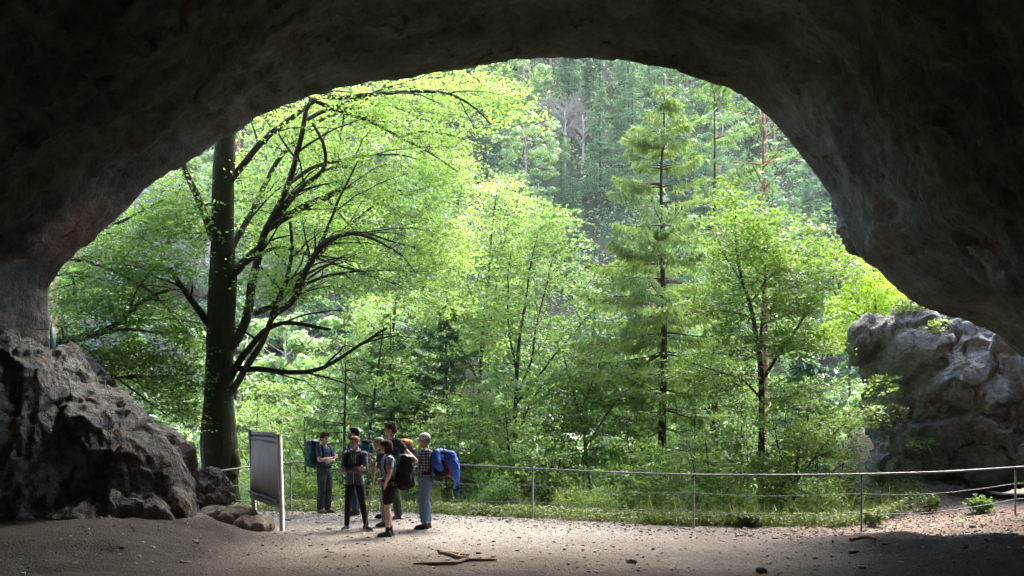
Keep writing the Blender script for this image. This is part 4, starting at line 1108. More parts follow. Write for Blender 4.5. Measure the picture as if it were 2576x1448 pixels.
def build_forest():
    rng = np.random.default_rng(91)
    M = far_models()
    spots = []
    # bank and gorge in the middle distance
    tries = 0
    def blocked(x, y, r):
        return any((x - a) ** 2 + (y - b) ** 2 < r * r for a, b, *_ in spots)
    while len(spots) < 34 and tries < 4000:
        tries += 1
        y = rng.uniform(34, 54); x = rng.uniform(-.52, .42) * y
        if blocked(x, y, 4.3): continue
        spots.append((x, y, 'mid'))
    n0 = len(spots); tries = 0
    while len(spots) < n0 + 245 and tries < 30000:
        tries += 1
        y = 58 + 82 * rng.uniform(0, 1) ** .9; x = rng.uniform(-.50, .44) * y
        if blocked(x, y, 3.9): continue
        # leave the cliffs bare
        u = HU + x / y * F
        if y < 66 and u < 520: continue
        spots.append((x, y, 'far'))
    used = set()
    spots.sort(key=lambda s: s[1])
    for x, y, kind in spots:
        z = gz1(x, y)
        n = float(fbm(np.array([[x * .06, y * .06, 3.]]), 2, 7)[0])
        u = HU + x / y * F
        if kind == 'mid': t = rng.choice(['b', 'b', 'b', 'c'])
        else: t = rng.choice(['c', 'b', 'p'], p=([.62, .30, .08] if n > .0 else [.34, .54, .12]) if u > 900 else [.3, .35, .35])
        c = [i for i, m in enumerate(M) if m[0] == t]; k = int(rng.choice(c))
        kd, p, H = M[k]
        if k in used: o = copy_tree(p)
        else: o = p; used.add(k)
        want = H * rng.uniform(.75, 1.1)
        if 1370 < u < 1510 and 80 < y < 104 and kind == 'far': want *= .5
        if kind == 'mid':                       # crowns reach up to about here in the photograph
            vtop = np.interp(u, [0, 500, 1000, 1250, 1500, 1750, 2100, 2300], [800, 760, 640, 520, 640, 640, 700, 760]) + rng.uniform(-40, 120)
            want = np.clip((EYE + (HV - vtop) / F * y) - z, 6, 19)
        s = want / H; sw = s * rng.uniform(.85, 1.15) if kind == 'far' else min(s, 1.15) * rng.uniform(.9, 1.2)
        o.location = (float(x), float(y), z); o.rotation_euler = (rng.normal(0, .03), rng.normal(0, .03), rng.uniform(0, 6.28)); o.scale = (sw, sw, s)
        vt = HV - (z + want - EYE) / y * F
        nm = {'b': 'broadleaf tree', 'c': 'dark fir', 'p': 'red stemmed pine'}[kd]
        hz = HZ[int(np.searchsorted(HZU, u))]
        side = 'far left' if u < 450 else 'left' if u < 900 else 'left of centre' if u < 1200 else 'centre' if u < 1500 else 'right of centre' if u < 1800 else 'right' if u < 2050 else 'far right'
        if kind == 'mid': lab = f'{"tall" if want > 14 else "rounded"} {nm} down in the gorge, {hz}'; gr = 'trees down in the gorge'
        else:
            hgt = 'touching the roof line' if vt < 190 else 'high on the slope' if vt < 320 else 'on the upper slope' if vt < 460 else 'halfway up the slope' if vt < 640 else 'low on the slope'
            lab = f'{"short" if want < H * .87 else "tall" if want > H else "middling"} {nm} {hgt}, {hz}'; gr = f'{nm}s on the opposite hillside'
        tag(o, lab, 'tree', gr)
    # bare grey tree high on the slope
    for u, v, Y, sd in ((1420, 330, 104, 1), (1465, 330, 106, 2)):
        rg = np.random.default_rng(sd); b = P(u, v, Y); b[2] = gz1(b[0], Y)
        H = EYE + (HV - (205 + sd * 20)) / F * Y - b[2]
        root = empty('bare_tree', b, ['', 'leafless grey tree with a wide fan of twigs high on the opposite slope', 'thinner leafless grey tree just right of the wide bare one'][sd], 'tree')
        mt = MB(); mt2 = MB()
        mt.tube([[0, 0, -1], [.1, 0, H * .4], [0, 0, H * .75]], [.16, .12, .07], 7)
        def rec(p, d, L, r, lv):
            e = p + d * L; m = (p + e) / 2 + rg.normal(0, .06, 3) * L
            mt2.tube([p, m, e], [r, r * .8, r * .55], 4, False)
            if lv == 0: return
            for _ in range(4):
                nd = d + rg.normal(0, .38, 3); nd[2] = abs(nd[2]) * .9; nd /= np.linalg.norm(nd)
                q = p + (e - p) * rg.uniform(.35, 1)
                rec(q, nd, L * rg.uniform(.5, .8), r * .55, lv - 1)
        for q in range(12):
            a = rg.uniform(0, 6.28); d = np.array([math.cos(a) * .75, math.sin(a) * .75, .75]); d /= np.linalg.norm(d)
            rec(np.array([0, 0, H * rg.uniform(.3, .74)]), d, H * .2, .07, 3)
        mt.v += mt2.v; mt.f += [f + mt.n for f in mt2.f]; mt.n += mt2.n; link('trunk', mt.mesh('trunk'), MAT['grey_bark'], root)
    # ground cover of the far slope and the gorge
    n = 170000
    y = rng.uniform(30, 150, n); x = rng.uniform(-.53, .48, n) * y; z = gz(x, y)
    p = np.stack([x, y, z], -1)
    k = fbm(p * .25, 3, 55) > -.15
    p = p[k]; n = len(p); p[:, 2] += rng.uniform(0, .9, n) ** 2 * 1.4
    mb = MB(); mb.quads(leaf_quads(p, rng.normal(0, .6, (n, 3)) + [0, -.4, 1], rng.normal(0, 1, (n, 3)), rng.uniform(.22, .5, n), .7))
    tag(link('undergrowth', mb.mesh('undergrowth', False), MAT['far_leaf']), 'leafy undergrowth covering the gorge and the opposite slope', 'undergrowth', kind='stuff')

def build_grass():
    rng = np.random.default_rng(95)
    n = 24000
    x = rng.uniform(-6.5, 9.0, n); y = edge(x) + rng.gamma(1.6, .42, n) - .12
    p0 = np.stack([x, y, x * 0], -1)
    k = (fbm(p0 * 1.1, 3, 56) > -.05 + .45 * sm(.6, -.1, y - edge(x)) + .35 * sm(-1.5, -4, x))
    x, y = x[k], y[k]; n = len(x); z = gz(x, y)
    h = rng.gamma(2.2, .085, n).clip(.05, .6) * (1 + .9 * sm(.5, 2, y - edge(x))) * np.where(rng.uniform(0, 1, n) < .1, 1.5, 1) * (1 - .5 * sm(-1, -5, x))
    b = np.stack([x, y, z - .02], -1); lean = rng.normal(0, .38, (n, 3)) * [1, 1, 0] + [0, 0, 1.]
    lean /= np.linalg.norm(lean, axis=1, keepdims=True)
    s = rng.normal(0, 1, (n, 3)) * [1, 1, .1]; s /= np.linalg.norm(s, axis=1, keepdims=True)
    w = rng.uniform(.006, .013, n)[:, None]
    mid = b + lean * h[:, None] * .6; tip = b + (lean + rng.normal(0, .25, (n, 3))) * h[:, None]
    V = np.concatenate([np.stack([b - s * w, b + s * w, mid + s * w * .8, mid - s * w * .8], 1), np.stack([mid - s * w * .8, mid + s * w * .8, tip + s * w * .1, tip - s * w * .1], 1)])
    mb = MB(); mb.quads(V)
    # small broad leaved weeds between the blades
    m = 15000; x = rng.uniform(-6.5, 9.2, m); y = edge(x) + rng.gamma(1.6, .4, m) - .1; z = gz(x, y) + rng.uniform(.02, .28, m)
    mb.quads(leaf_quads(np.stack([x, y, z], -1), rng.normal(0, .5, (m, 3)) + [0, 0, 1], rng.normal(0, 1, (m, 3)), rng.uniform(.04, .09, m), .55))
    tag(link('grass', mb.mesh('grass', False), MAT['grass']), 'long grass and weeds along the path edge under the railing', 'grass', kind='stuff')
    # single plants with a place of their own
    def plant(u, v, Y, H, label, seed, n=60, ls=.07, mat='under_leaf', cat='plant', z=None):
        rg = np.random.default_rng(seed); x = (u - HU) / F * Y
        B = []
        for s in range(5):
            a = rg.uniform(0, 6.28); e = np.array([math.cos(a), math.sin(a), 0]) * H * .4
            B.append(([[0, 0, -.1], e * .4 + [0, 0, H * .5], e + [0, 0, H * .85]], [.006, .005, .003]))
        q = rg.normal(0, 1, (n, 3)); q /= np.linalg.norm(q, axis=1, keepdims=True); q *= rg.uniform(.3, 1, (n, 1)) ** .5
        o = tree_from_points('small_plant', B, q * [H * .7, H * .6, H * .42] + [0, 0, H * .5], MAT[mat], seed, ls, H * .25, 12)
        o.location = (float(x), Y, float(z) if z is not None else gz1(x, Y)); tag(o, label, cat)
    plant(2463, 1250, 19.6, .36, 'round dark green plant on the gravel slope left of the last railing post', 301, z=None)
    plant(2335, 1245, 20.6, .38, 'pale leafy weed at the foot of the outcrop, on the edge of the slope', 302, n=40, mat='grass')
    plant(1880, 1310, 18.75, .30, 'tuft of broad green weeds on the path edge, right of the tall spruce', 303, n=50, mat='grass')
    plant(2195, 1310, 18.9, .30, 'tuft of weeds at the foot of the third railing post', 304, n=40, mat='grass')
    plant(2290, 800, 23.6, .55, 'grassy tuft hanging over the top of the grey outcrop', 305, n=70, mat='grass', z=float(P(0, 800, 23.6)[2]))
    plant(2230, 960, 22.6, .45, 'leafy spray on the upper left face of the grey outcrop', 307, n=30, mat='under_leaf', z=float(P(0, 985, 22.6)[2]))
    plant(2320, 1120, 22.2, .38, 'leafy spray low on the grey outcrop face, above the railing', 308, n=22, mat='grass', z=float(P(0, 1140, 22.2)[2]))
    plant(2355, 830, 23.0, .5, 'dark hanging shrub near the top of the grey outcrop', 309, n=36, mat='under_leaf', z=float(P(0, 850, 23.0)[2]))
    plant(2250, 1040, 22.3, .40, 'small branch of bright leaves in front of the outcrop face', 306, n=26, mat='grass', z=float(P(0, 1060, 22.3)[2]))
# ------------------------------------------------------------------ railing, board, sticks
def hs(name, root, mb, mat): return link(name, mb.mesh(name), mat, root)

def build_things():
    steel = simple('dark_steel', (.05, .052, .05), .5, 60, .35, .2, .002, .4, .2)
    galv = simple('galvanised_steel', (.13, .137, .133), .42, 50, .2, .2, .001, .5, .4)
    # railing: real points of the top rail
    rail = [P(518, 1187, 19.4), P(560, 1183, 20.2), P(632, 1173, 21.6), P(722, 1163, 22.6), P(900, 1163, 22.7), P(1060, 1166, 22.2), P(1200, 1171, 21.4), P(1335, 1178, 20.6), P(1540, 1188, 19.4), P(1737, 1194, 18.45),
            P(1950, 1195, 18.15), P(2157, 1193, 18.1), P(2370, 1187, 18.2), P(2564, 1175, 18.5), P(2760, 1158, 18.9)]
    rail = np.array(rail); pr, _ = resample(rail, np.ones(len(rail)), .2)
    root = empty('railing', (rail[7][0], rail[7][1], 0), 'dark metal railing with two cables curving along the outer edge of the path', 'railing')
    o = np.array(root.location)
    mb = MB(); mb.tube(pr - o, .018, 10); hs('handrail', root, mb, galv)
    posts = [(1335, 20.6, 0), (1737, 18.45, 0), (2157, 18.1, 0), (2564, 18.5, .12), (1062, 22.2, 0), (738, 22.6, 0), (545, 19.9, .2)]
    tops = []
    for u, Y, z0 in posts:
        k = int(np.argmin(np.abs(pr[:, 0] / pr[:, 1] - (u - HU) / F))); t = pr[k]
        z0 = gz1(t[0], t[1] - .0) - .05
        mb = MB(); mb.tube(np.array([[t[0], t[1], z0 - .15], [t[0], t[1], t[2] - .01]]) - o, .019, 10)
        hs('post', root, mb, steel)
    for fr in (.665, .335):
        mb = MB()
        q = pr.copy(); g = gz(q[:, 0], q[:, 1], False); g = np.minimum(g, .35)
        q[:, 2] = g + (q[:, 2] - g) * fr
        pu = [p[0] for p in posts]
        us = HU + q[:, 0] / q[:, 1] * F; ps = sorted([0] + pu + [2760])
        for i in range(len(q)):
            j = np.searchsorted(ps, us[i]); 
            if 0 < j < len(ps):
                t = (us[i] - ps[j - 1]) / (ps[j] - ps[j - 1]); q[i, 2] -= .07 * 4 * t * (1 - t) * (.7 if j > 1 else 0)
        mb.tube(q - o, .0085, 6); hs('cable', root, mb, galv)
    # information board
    bsteel = simple('brushed_steel', (.16, .146, .128), .45, 8, .2, .15, .002, .5, .25)
    mp, nt, out = newmat('board_back')
    tc = nt.nodes.new('ShaderNodeTexCoord'); n1 = noise(nt, 3.5, 7, .7, mapping(nt, (1, 1, .35), src='Object'), .8); n2 = noise(nt, 60, 4, .6, tc.outputs['Object'])
    c = ramp(nt, n1, [(.35, (.40, .34, .27)), (.55, (.48, .42, .34)), (.7, (.58, .52, .45))]); c = mixc(nt, ramp(nt, n2, [(.4, 0.), (.7, .25)]), c, (.42, .40, .37))
    bsdf(nt, out, c, .7, n2, .1, .002, .3, .0)
    A0, A1 = P(642, 1316, 19.8), P(630, 1081, 19.8); B0, B1 = P(711, 1338, 18.0), P(703, 1094, 18.0)
    A0[2] = min(A0[2], gz1(A0[0], 19.8)) - .1; B0[2] = min(B0[2], gz1(B0[0], 18.0)) - .1
    root = empty('information_board', (A0 + B0) / 2, 'steel framed information board seen from its blank back, standing left of the hikers', 'board'); o = np.array(root.location)
    for a0, a1 in ((A0, A1), (B0, B1)):
        mb = MB(); mb.tube(np.array([a0, a1]) - o, .048, 20); pz = hs('post', root, mb, bsteel)
        mb = MB(); mb.tube(np.array([a1, a1 + [0, 0, .006]]) - o, [.052, .052], 20); link('cap', mb.mesh('cap'), galv, pz)
    d = B0 - A0; d[2] = 0; L = np.linalg.norm(d); d /= L; nrm = np.array([d[1], -d[0], 0])
    if nrm[1] > 0: nrm = -nrm
    s = np.linspace(0, 1, 21)
    def curve(z, bow, off, z0=None):
        p = A1[None] + (B1 - A1)[None] * s[:, None]; p[:, 2] = np.linspace(A1[2], B1[2], 21) - z
        return p + (nrm * 1.)[None] * off + nrm[None] * (bow * np.sin(s * math.pi))[:, None]
    def sheet(zt, zb, th, off, bow=-.16, tb=0., bb=0.):
        f = curve(0, bow, off); f[:, 2] = 0
        zt_ = np.linspace(A1[2], B1[2], 21) - zt + tb * np.sin(s * math.pi); zb_ = np.linspace(A1[2], B1[2], 21) - zb + bb * np.sin(s * math.pi)
        k = th * nrm
        V = np.concatenate([np.c_[f[:, :2], zt_], np.c_[f[:, :2], zb_], np.c_[f[:, :2] + k[:2], zt_], np.c_[f[:, :2] + k[:2], zb_]]); n = 21; F_ = []
        for i in range(n - 1):
            F_ += [[i, i + 1, n + i + 1, n + i], [2 * n + i, 3 * n + i, 3 * n + i + 1, 2 * n + i + 1], [i, 2 * n + i, 2 * n + i + 1, i + 1], [n + i, n + i + 1, 3 * n + i + 1, 3 * n + i]]
        F_ += [[0, n, 3 * n, 2 * n], [n - 1, 3 * n - 1, 4 * n - 1, 2 * n - 1]]
        mb = MB(); mb.add(V - o, F_); return mb
    hs('panel', root, sheet(.10, 1.22, .012, 0, tb=.02, bb=-.05), mp)
    hs('header_plate', root, sheet(.035, .125, .02, -.004, tb=.03, bb=.03), bsteel)
    hs('crossbar', root, sheet(1.20, 1.235, .05, .01, tb=-.05, bb=-.05), bsteel)
    hs('footer_plate', root, sheet(1.237, 1.36, .014, -.004, tb=-.05, bb=-.05), bsteel)
    mb = MB(); q = curve(.165, -.16, .028); mb.tube(q - o, .012, 8); hs('crossbar', root, mb, galv)
    # sticks on the floor
    wood = simple('dead_wood', (.17, .12, .08), .85, 25, .4, .6, .004)
    woodl = simple('pale_wood', (.34, .24, .16), .85, 25, .4, .6, .004)
    def stick(pts, r, label, mat, rs=None):
        q = []
        for k, (u, v) in enumerate(pts):
            Y = EYE * F / (v - HV); x = (u - HU) / F * Y; q.append([x, Y, gz1(x, Y)])
        q = np.array(q); c = q.mean(0); rr = np.interp(np.linspace(0, 1, len(q)), np.linspace(0, 1, len(r)), r); q[:, 2] = np.array([gz1(a[0], a[1]) for a in q]) + rr
        p, rr = resample(q, rr, .05); p[:, 0] += .012 * fbm(p * 7, 3, 3); p[:, 2] += .006 * fbm(p * 9, 3, 8)
        root = empty('stick', c, label, 'stick'); mb = MB(); mb.tube(p - c, rr, 8); hs('stem', root, mb, mat); return root, c, mat
    r, c, m = stick([(1040, 1426), (1090, 1428), (1140, 1428), (1172, 1418), (1210, 1417), (1246, 1414)], [.012, .026, .028, .026, .02], 'long thin dark bent stick lying lowest of the fallen wood on the floor', wood)
    def side(r, c, m, pts, r0, r1):
        q = []
        for u, v, h in pts:
            Y = EYE * F / (v - HV); x = (u - HU) / F * Y; q.append([x, Y, gz1(x, Y) + h])
        p, rr = resample(np.array(q), np.linspace(r0, r1, len(q)), .05); mb = MB(); mb.tube(p - c, rr, 6); hs('side_twig', r, mb, m)
    side(r, c, m, [(1165, 1420, .02), (1160, 1414, .03), (1176, 1411, .03)], .014, .008)
    side(r, c, m, [(1225, 1416, .02), (1245, 1411, .04), (1256, 1404, .06)], .010, .004)
    r, c, m = stick([(1104, 1389), (1130, 1396), (1150, 1400), (1168, 1404)], [.028, .03, .026], 'pale stick of the fallen wood with a peg on it, farthest from the camera', woodl)
    side(r, c, m, [(1138, 1397, .03), (1142, 1392, .08), (1140, 1386, .10)], .014, .010)
    r, c, m = stick([(1106, 1398), (1130, 1402), (1158, 1409), (1180, 1411)], [.03, .034, .03], 'short knotted stick between the long dark one and the pale one', woodl)
    side(r, c, m, [(1150, 1407, .03), (1160, 1402, .06), (1166, 1400, .07)], .012, .009)
    r, c, m = stick([(2140, 1386), (2165, 1383), (2190, 1388), (2202, 1392)], [.03, .035, .02], 'dark bent root lying at the lower edge of the right earth mound', wood)
    # small teal sign on the left wall
    teal = simple('teal_paint', (.10, .22, .20), .5, 20, .2)
    c = P(133, 850, 17.9); root = empty('small_sign', c, 'narrow teal metal sign hung edge on by the left cave mouth', 'sign')
    mb = MB(); mb.box((0, 0, 0), (.02, .13, .40)); ob = hs('plate', root, mb, teal)
    mb = MB(); mb.tube([[-.3, .0, .16], [0, .0, .16]], .008, 6); hs('bracket', root, mb, steel)
    root.rotation_euler = (0, 0, math.radians(-14))
# ------------------------------------------------------------------ people
def rotz(a):
    a = math.radians(a); c, s = math.cos(a), math.sin(a)
    return np.array([[c, -s, 0], [s, c, 0], [0, 0, 1.]])
def rotx(a):
    a = math.radians(a); c, s = math.cos(a), math.sin(a)
    return np.array([[1., 0, 0], [0, c, -s], [0, s, c]])
def roty(a):
    a = math.radians(a); c, s = math.cos(a), math.sin(a)
    return np.array([[c, 0, s], [0, 1., 0], [-s, 0, c]])
def sell(mb, c, r, n=3.2, R=None, nu=28, nv=16):
    """rounded box"""
    u = np.arange(nu) * 2 * math.pi / nu; w = np.linspace(0.001, math.pi - .001, nv + 1)
    U, W = np.meshgrid(u, w); e = 2 / n
    sp = lambda x: np.sign(x) * np.abs(x) ** e
    v = np.stack([sp(np.cos(U)) * sp(np.sin(W)), sp(np.sin(U)) * sp(np.sin(W)), sp(np.cos(W))], -1).reshape(-1, 3) * np.array(r)
    if R is not None: v = v @ np.array(R).T
    i, j = np.meshgrid(np.arange(nv), np.arange(nu), indexing='ij'); j2 = (j + 1) % nu
    f = np.stack([i * nu + j, (i + 1) * nu + j, (i + 1) * nu + j2, i * nu + j2], -1).reshape(-1, 4)
    mb.add(v + np.array(c), f)
def loft(mb, rings, n=26):
    """rings: (z, cx, cy, rx, ry)"""
    a = np.arange(n) * 2 * math.pi / n; V = []
    for z, cx, cy, rx, ry in rings:
        ca, sa = np.cos(a), np.sin(a); e = .8
        V.append(np.stack([cx + rx * np.sign(ca) * np.abs(ca) ** e, cy + ry * np.sign(sa) * np.abs(sa) ** e, np.full(n, z)], -1))
    V = np.concatenate(V); m = len(rings)
    i, j = np.meshgrid(np.arange(m - 1), np.arange(n), indexing='ij'); j2 = (j + 1) % n
    f = [list(x) for x in np.stack([i * n + j, i * n + j2, (i + 1) * n + j2, (i + 1) * n + j], -1).reshape(-1, 4)]
    c0, c1 = len(V), len(V) + 1
    z0, z1 = rings[0], rings[-1]
    V = np.concatenate([V, [[z0[1], z0[2], z0[0]], [z1[1], z1[2], z1[0]]]])
    for j in range(n):
        f.append([(j + 1) % n, j, c0, c0]); f.append([(m - 1) * n + j, (m - 1) * n + (j + 1) % n, c1, c1])
    mb.add(V, f)
def nrmz(v): v = np.asarray(v, float); return v / (np.linalg.norm(v) + 1e-9)

def hand(mb, w, d, pn, side, curl=35, k=1.0):
    """w wrist, d along the hand, pn out of the palm, side +1/-1 where the thumb leaves"""
    d = nrmz(d); pn = nrmz(np.asarray(pn, float) - d * np.dot(pn, d)); s = np.cross(d, pn) * side
    for t in (-1, -.33, .33, 1):
        mb.cone(w + s * .016 * t, .015 * k, w + d * .085 * k + s * .030 * t * k, .0125 * k, 8)
    for t, L in ((1, .072), (.33, .082), (-.33, .076), (-1, .060)):
        p = w + d * .088 * k + s * .031 * t * k; a = math.radians(curl * (1.1 - .15 * t)); q = p; ang = a * .4
        for seg, r in ((.45, .0098), (.30, .0088), (.25, .0078)):
            dd = d * math.cos(ang) + pn * math.sin(ang) + s * .05 * t; e = q + nrmz(dd) * L * seg * k
            mb.cone(q, r * k, e, r * .92 * k, 8); q = e; ang += a
    p = w + d * .03 * k + s * .026 * k; q = p + (d * .5 + s * .75 + pn * .25) * .042 * k; e = q + (d * .85 + s * .3 + pn * .4) * .034 * k
    mb.cone(p, .013 * k, q, .011 * k, 8); mb.cone(q, .0105 * k, e, .0085 * k, 8)

def wrinkle(amp=.006, f=14, seed=3, vert=False):
    def fn(co, no):
        q = co * (np.array([f, f, f * (.35 if vert else 1.0)]))
        return co + no * (amp * fbm(q, 3, seed, ridged=True) + amp * .6 * fbm(co * f * 2.3, 2, seed + 4))[:, None]
    return fn

CL = {}
def cloth(key, col, **kw):
    if key not in CL: CL[key] = simple(key, col, kw.get('rough', .85), kw.get('ns', 25), kw.get('var', .25), .4, .004, kw.get('spec', .2))
    return CL[key]

def skinm(key, col):
    if key not in CL:
        m, nt, out = newmat(key); n = noise(nt, 30, 4, .6)
        c = mixc(nt, n, tuple(x * .88 for x in col), tuple(x * 1.1 for x in col)); b = bsdf(nt, out, c, .55, n, .1, .001, .35)
        b.inputs['Subsurface Weight'].default_value = .08; b.inputs['Subsurface Radius'].default_value = (.02, .008, .004); CL[key] = m
    return CL[key]

def person(label, u, Y, H, phi, arms, legs=((-.10, 0), (.10, 0)), headyaw=0, headpitch=0, skin='skin_light', top=None, pants=None, shoes=None, hair=None, lean=0, tox=0,
           handspec=None, toes=(0, 0), female=False, vox=.0075, build=1.0, extras=None):
    k = H / 1.75; x = (u - HU) / F * Y; z = gz1(x, Y)
    root = empty('person', (x, Y, z + .004), label, 'person'); root.rotation_euler = (0, 0, math.radians(phi)); root.scale = (k, k, k)
    sk = CL[skin]
    hipw = .088
    hip = [np.array([-hipw, 0, .93]), np.array([hipw, 0, .93])]
    ank = [np.array([legs[0][0], legs[0][1], .085]), np.array([legs[1][0], legs[1][1], .085])]
    knee = [(hip[i] * .5 + ank[i] * .5) * [1, 1, 0] + np.array([0, -.035, .505]) for i in (0, 1)]
    ln = lean   # forward shift of the shoulders
    sh = [np.array([-.178 * build, -ln, 1.425]), np.array([.178 * build, -ln, 1.425])]
    neck = np.array([0, -ln - .005, 1.47]); hc = np.array([0, -ln * 1.35 - .03 - tox, 1.635])
    Rh = rotz(headyaw) @ rotx(headpitch)
    hp = lambda p: hc + Rh @ np.array(p, float)
    # the body
    b = MB()
    T = [(.86, 0, .0, .13, .09), (.92, 0, .005, .158, .105), (1.0, 0, 0, .145, .10), (1.10, 0, -ln * .2, .128, .092), (1.22, 0, -ln * .5, .148, .102), (1.34, 0, -ln * .85, .162, .108), (1.42, 0, -ln, .140, .088), (1.47, 0, -ln, .075, .062)]
    T = [(a, c, d, e * (build if a > 1.05 else 1), f) for a, c, d, e, f in T]
    loft(b, T)
    b.cone(neck - [0, -.01, .03], .062, hp((0, .02, -.06)), .054, 14)
    b.ell(hp((0, .008, .03)), (.074, .092, .088), Rh); b.ell(hp((0, -.022, -.035)), (.060, .068, .070), Rh); b.ell(hp((0, -.055, -.085)), (.030, .026, .020), Rh)
    b.cone(hp((0, -.088, .012)), .009, hp((0, -.112, -.022)), .0125, 8); b.ell(hp((0, -.083, .032)), (.045, .016, .010), Rh); b.ell(hp((0, -.089, -.052)), (.022, .010, .008), Rh)
    for s in (-1, 1): b.ell(hp((s * .077, .012, -.01)), (.010, .020, .032), Rh); b.ell(hp((s * .038, -.068, -.018)), (.022, .020, .020), Rh)
    for i in (0, 1):
        el, wr = np.array(arms[i][0], float), np.array(arms[i][1], float); s = -1 if i == 0 else 1
        b.ell(sh[i], (.058, .055, .055)); b.cone(sh[i], .050, (sh[i] * .55 + el * .45), .046, 12); b.cone(sh[i] * .55 + el * .45, .046, el, .038, 12)
        m = el * .72 + wr * .28; b.cone(el, .038, m, .040, 12); b.cone(m, .040, wr, .026, 12)
        hs_ = (handspec or {}).get(i)
        if hs_ is None: hs_ = (wr - el, (-s, 0, 0), 1 if i == 0 else -1, 35)
        hand(b, wr + nrmz(wr - el) * .008, hs_[0], hs_[1], hs_[2], hs_[3])
        b.cone(hip[i] + [0, 0, -.02], .086, (hip[i] + knee[i]) / 2, .072, 14); b.cone((hip[i] + knee[i]) / 2, .072, knee[i], .052, 14)
        cf = knee[i] * .68 + ank[i] * .32 + [0, .018, 0]; b.cone(knee[i], .051, cf, .054, 12); b.cone(cf, .054, ank[i], .034, 12)
        ft = rotz(toes[i]) @ np.array([0, -1, 0.]); b.cone(ank[i] + [0, 0, -.04], .034, ank[i] + ft * .15 + [0, 0, -.055], .026, 10)
    link('body', blob(b, 'body', vox, 3), sk, root)
    em = cloth('eye_dark', (.03, .022, .018), rough=.3); mb = MB()
    for s in (-1, 1):
        e = MB(); e.ell(hp((s * .031, -.083, .008)), (.013, .008, .006), Rh, 10, 6); link('eye', e.mesh('eye'), em, root)
    e = MB(); e.ell(hp((0, -.097, -.053)), (.020, .006, .004), Rh, 10, 6); link('mouth', e.mesh('mouth'), cloth('lips', (.30, .12, .10)), root)
    # top
    t = top; g = MB(); o = t.get('off', .012)
    lo = t.get('hem', .90)
    TT = [(lo, 0, 0, .165 + o, .115 + o)] + [(a, c, d, e + o * 1.1, f + o * 1.2) for a, c, d, e, f in T if a > lo + .03 and a < 1.44] + [(1.465, 0, -ln, .080, .068)]
    loft(g, TT)
    for i in (0, 1):
        el, wr = np.array(arms[i][0], float), np.array(arms[i][1], float)
        g.ell(sh[i] + [0, 0, -.005], (.066 + o * .5, .064 + o * .5, .060 + o * .4))
        if t['sleeve'] == 'short':
            e = sh[i] * .42 + el * .58; g.cone(sh[i], .060 + o * .4, e, .056 + o * .6, 12)
        else:
            g.cone(sh[i], .058 + o * .4, el, .050 + o * .3, 12); g.cone(el, .050 + o * .3, wr * .96 + el * .04, .036 + o * .2, 12)
    if t.get('hood'):
        for a in np.linspace(0, 2 * math.pi, 14)[:-1]:
            g.ell(neck + [math.cos(a) * .078, math.sin(a) * .070 + .015, .012 + .03 * math.sin(a)], (.036, .036, .034), nu=10, nv=6)
        sell(g, neck + [0, .12, -.05], (.10, .045, .09))
    link(t['name'], blob(g, t['name'], .008, 3, wrinkle(.007, 12, 7)), t['mat'], root)
    # trousers
    p = pants; g = MB(); lo = p.get('to', .10); o = p.get('off', .012)
    loft(g, [(.84, 0, .0, .12 + o, .085 + o), (.90, 0, .005, .158 + o, .108 + o), (.96, 0, 0, .155 + o * .8, .106 + o * .8), (1.02, 0, 0, .143 + o * .5, .100 + o * .4)])
    for i in (0, 1):
        a, kn, an = hip[i] + [0, 0, -.03], knee[i], ank[i]
        g.cone(a, .086 + o, (a + kn) / 2, .074 + o * 1.1, 16)
        if lo > .45:
            f = (lo - kn[2]) / (((a + kn) / 2)[2] - kn[2]); e = kn + ((a + kn) / 2 - kn) * f; g.cone((a + kn) / 2, .074 + o, e + [0, 0, .05], .070 + o * 1.3, 16)
        else:
            g.cone((a + kn) / 2, .074 + o * 1.1, kn, .054 + o * 1.2, 16); cf = kn * .68 + an * .32 + [0, .012, 0]
            g.cone(kn, .054 + o * 1.2, cf, .054 + o * 1.3, 14); g.cone(cf, .054 + o * 1.3, an + [0, 0, lo - .06], .040 + o * p.get('flare', 1.5), 14)
    link(p['name'], blob(g, p['name'], .008, 3, wrinkle(p.get('wr', .009), 9, 17, True)), p['mat'], root)
    # shoes
    for i in (0, 1):
        ft = rotz(toes[i]); g = MB(); a = ank[i] * [1, 1, 0]
        c = lambda q: a + ft @ np.array(q, float)
        g.cone(c((0, .02, .065)), .046, c((0, -.06, .052)), .042, 12); g.cone(c((0, -.06, .048)), .042, c((0, -.145, .036)), .034, 12); g.cone(c((0, .03, .045)), .040, c((0, .03, .075)), .042, 12)
        if shoes.get('high'): g.cone(c((0, .012, .07)), .046, c((0, .012, .135)), .047, 12)
        sh_ = link('shoe', blob(g, 'shoe', .007, 2, wrinkle(.003, 25, 9)), shoes['mat'], root)
        g = MB(); loft(g, [(.003, 0, 0, .038, .125), (.010, 0, 0, .047, .142), (.026, 0, 0, .047, .143), (.032, 0, 0, .042, .135)], 20)
        V = g.v[0]; V = (ft @ (V + [0, -.055, 0]).T).T + a; g.v[0] = V; link('sole', g.mesh('sole'), shoes['sole'], sh_)
        if shoes.get('sock'):
            g = MB(); g.cone(ank[i] + [0, .0, -.02], .045, ank[i] + [0, .003, shoes['sock']], .042, 12); link('sock', blob(g, 'sock', .008, 1), shoes['sockmat'], root)
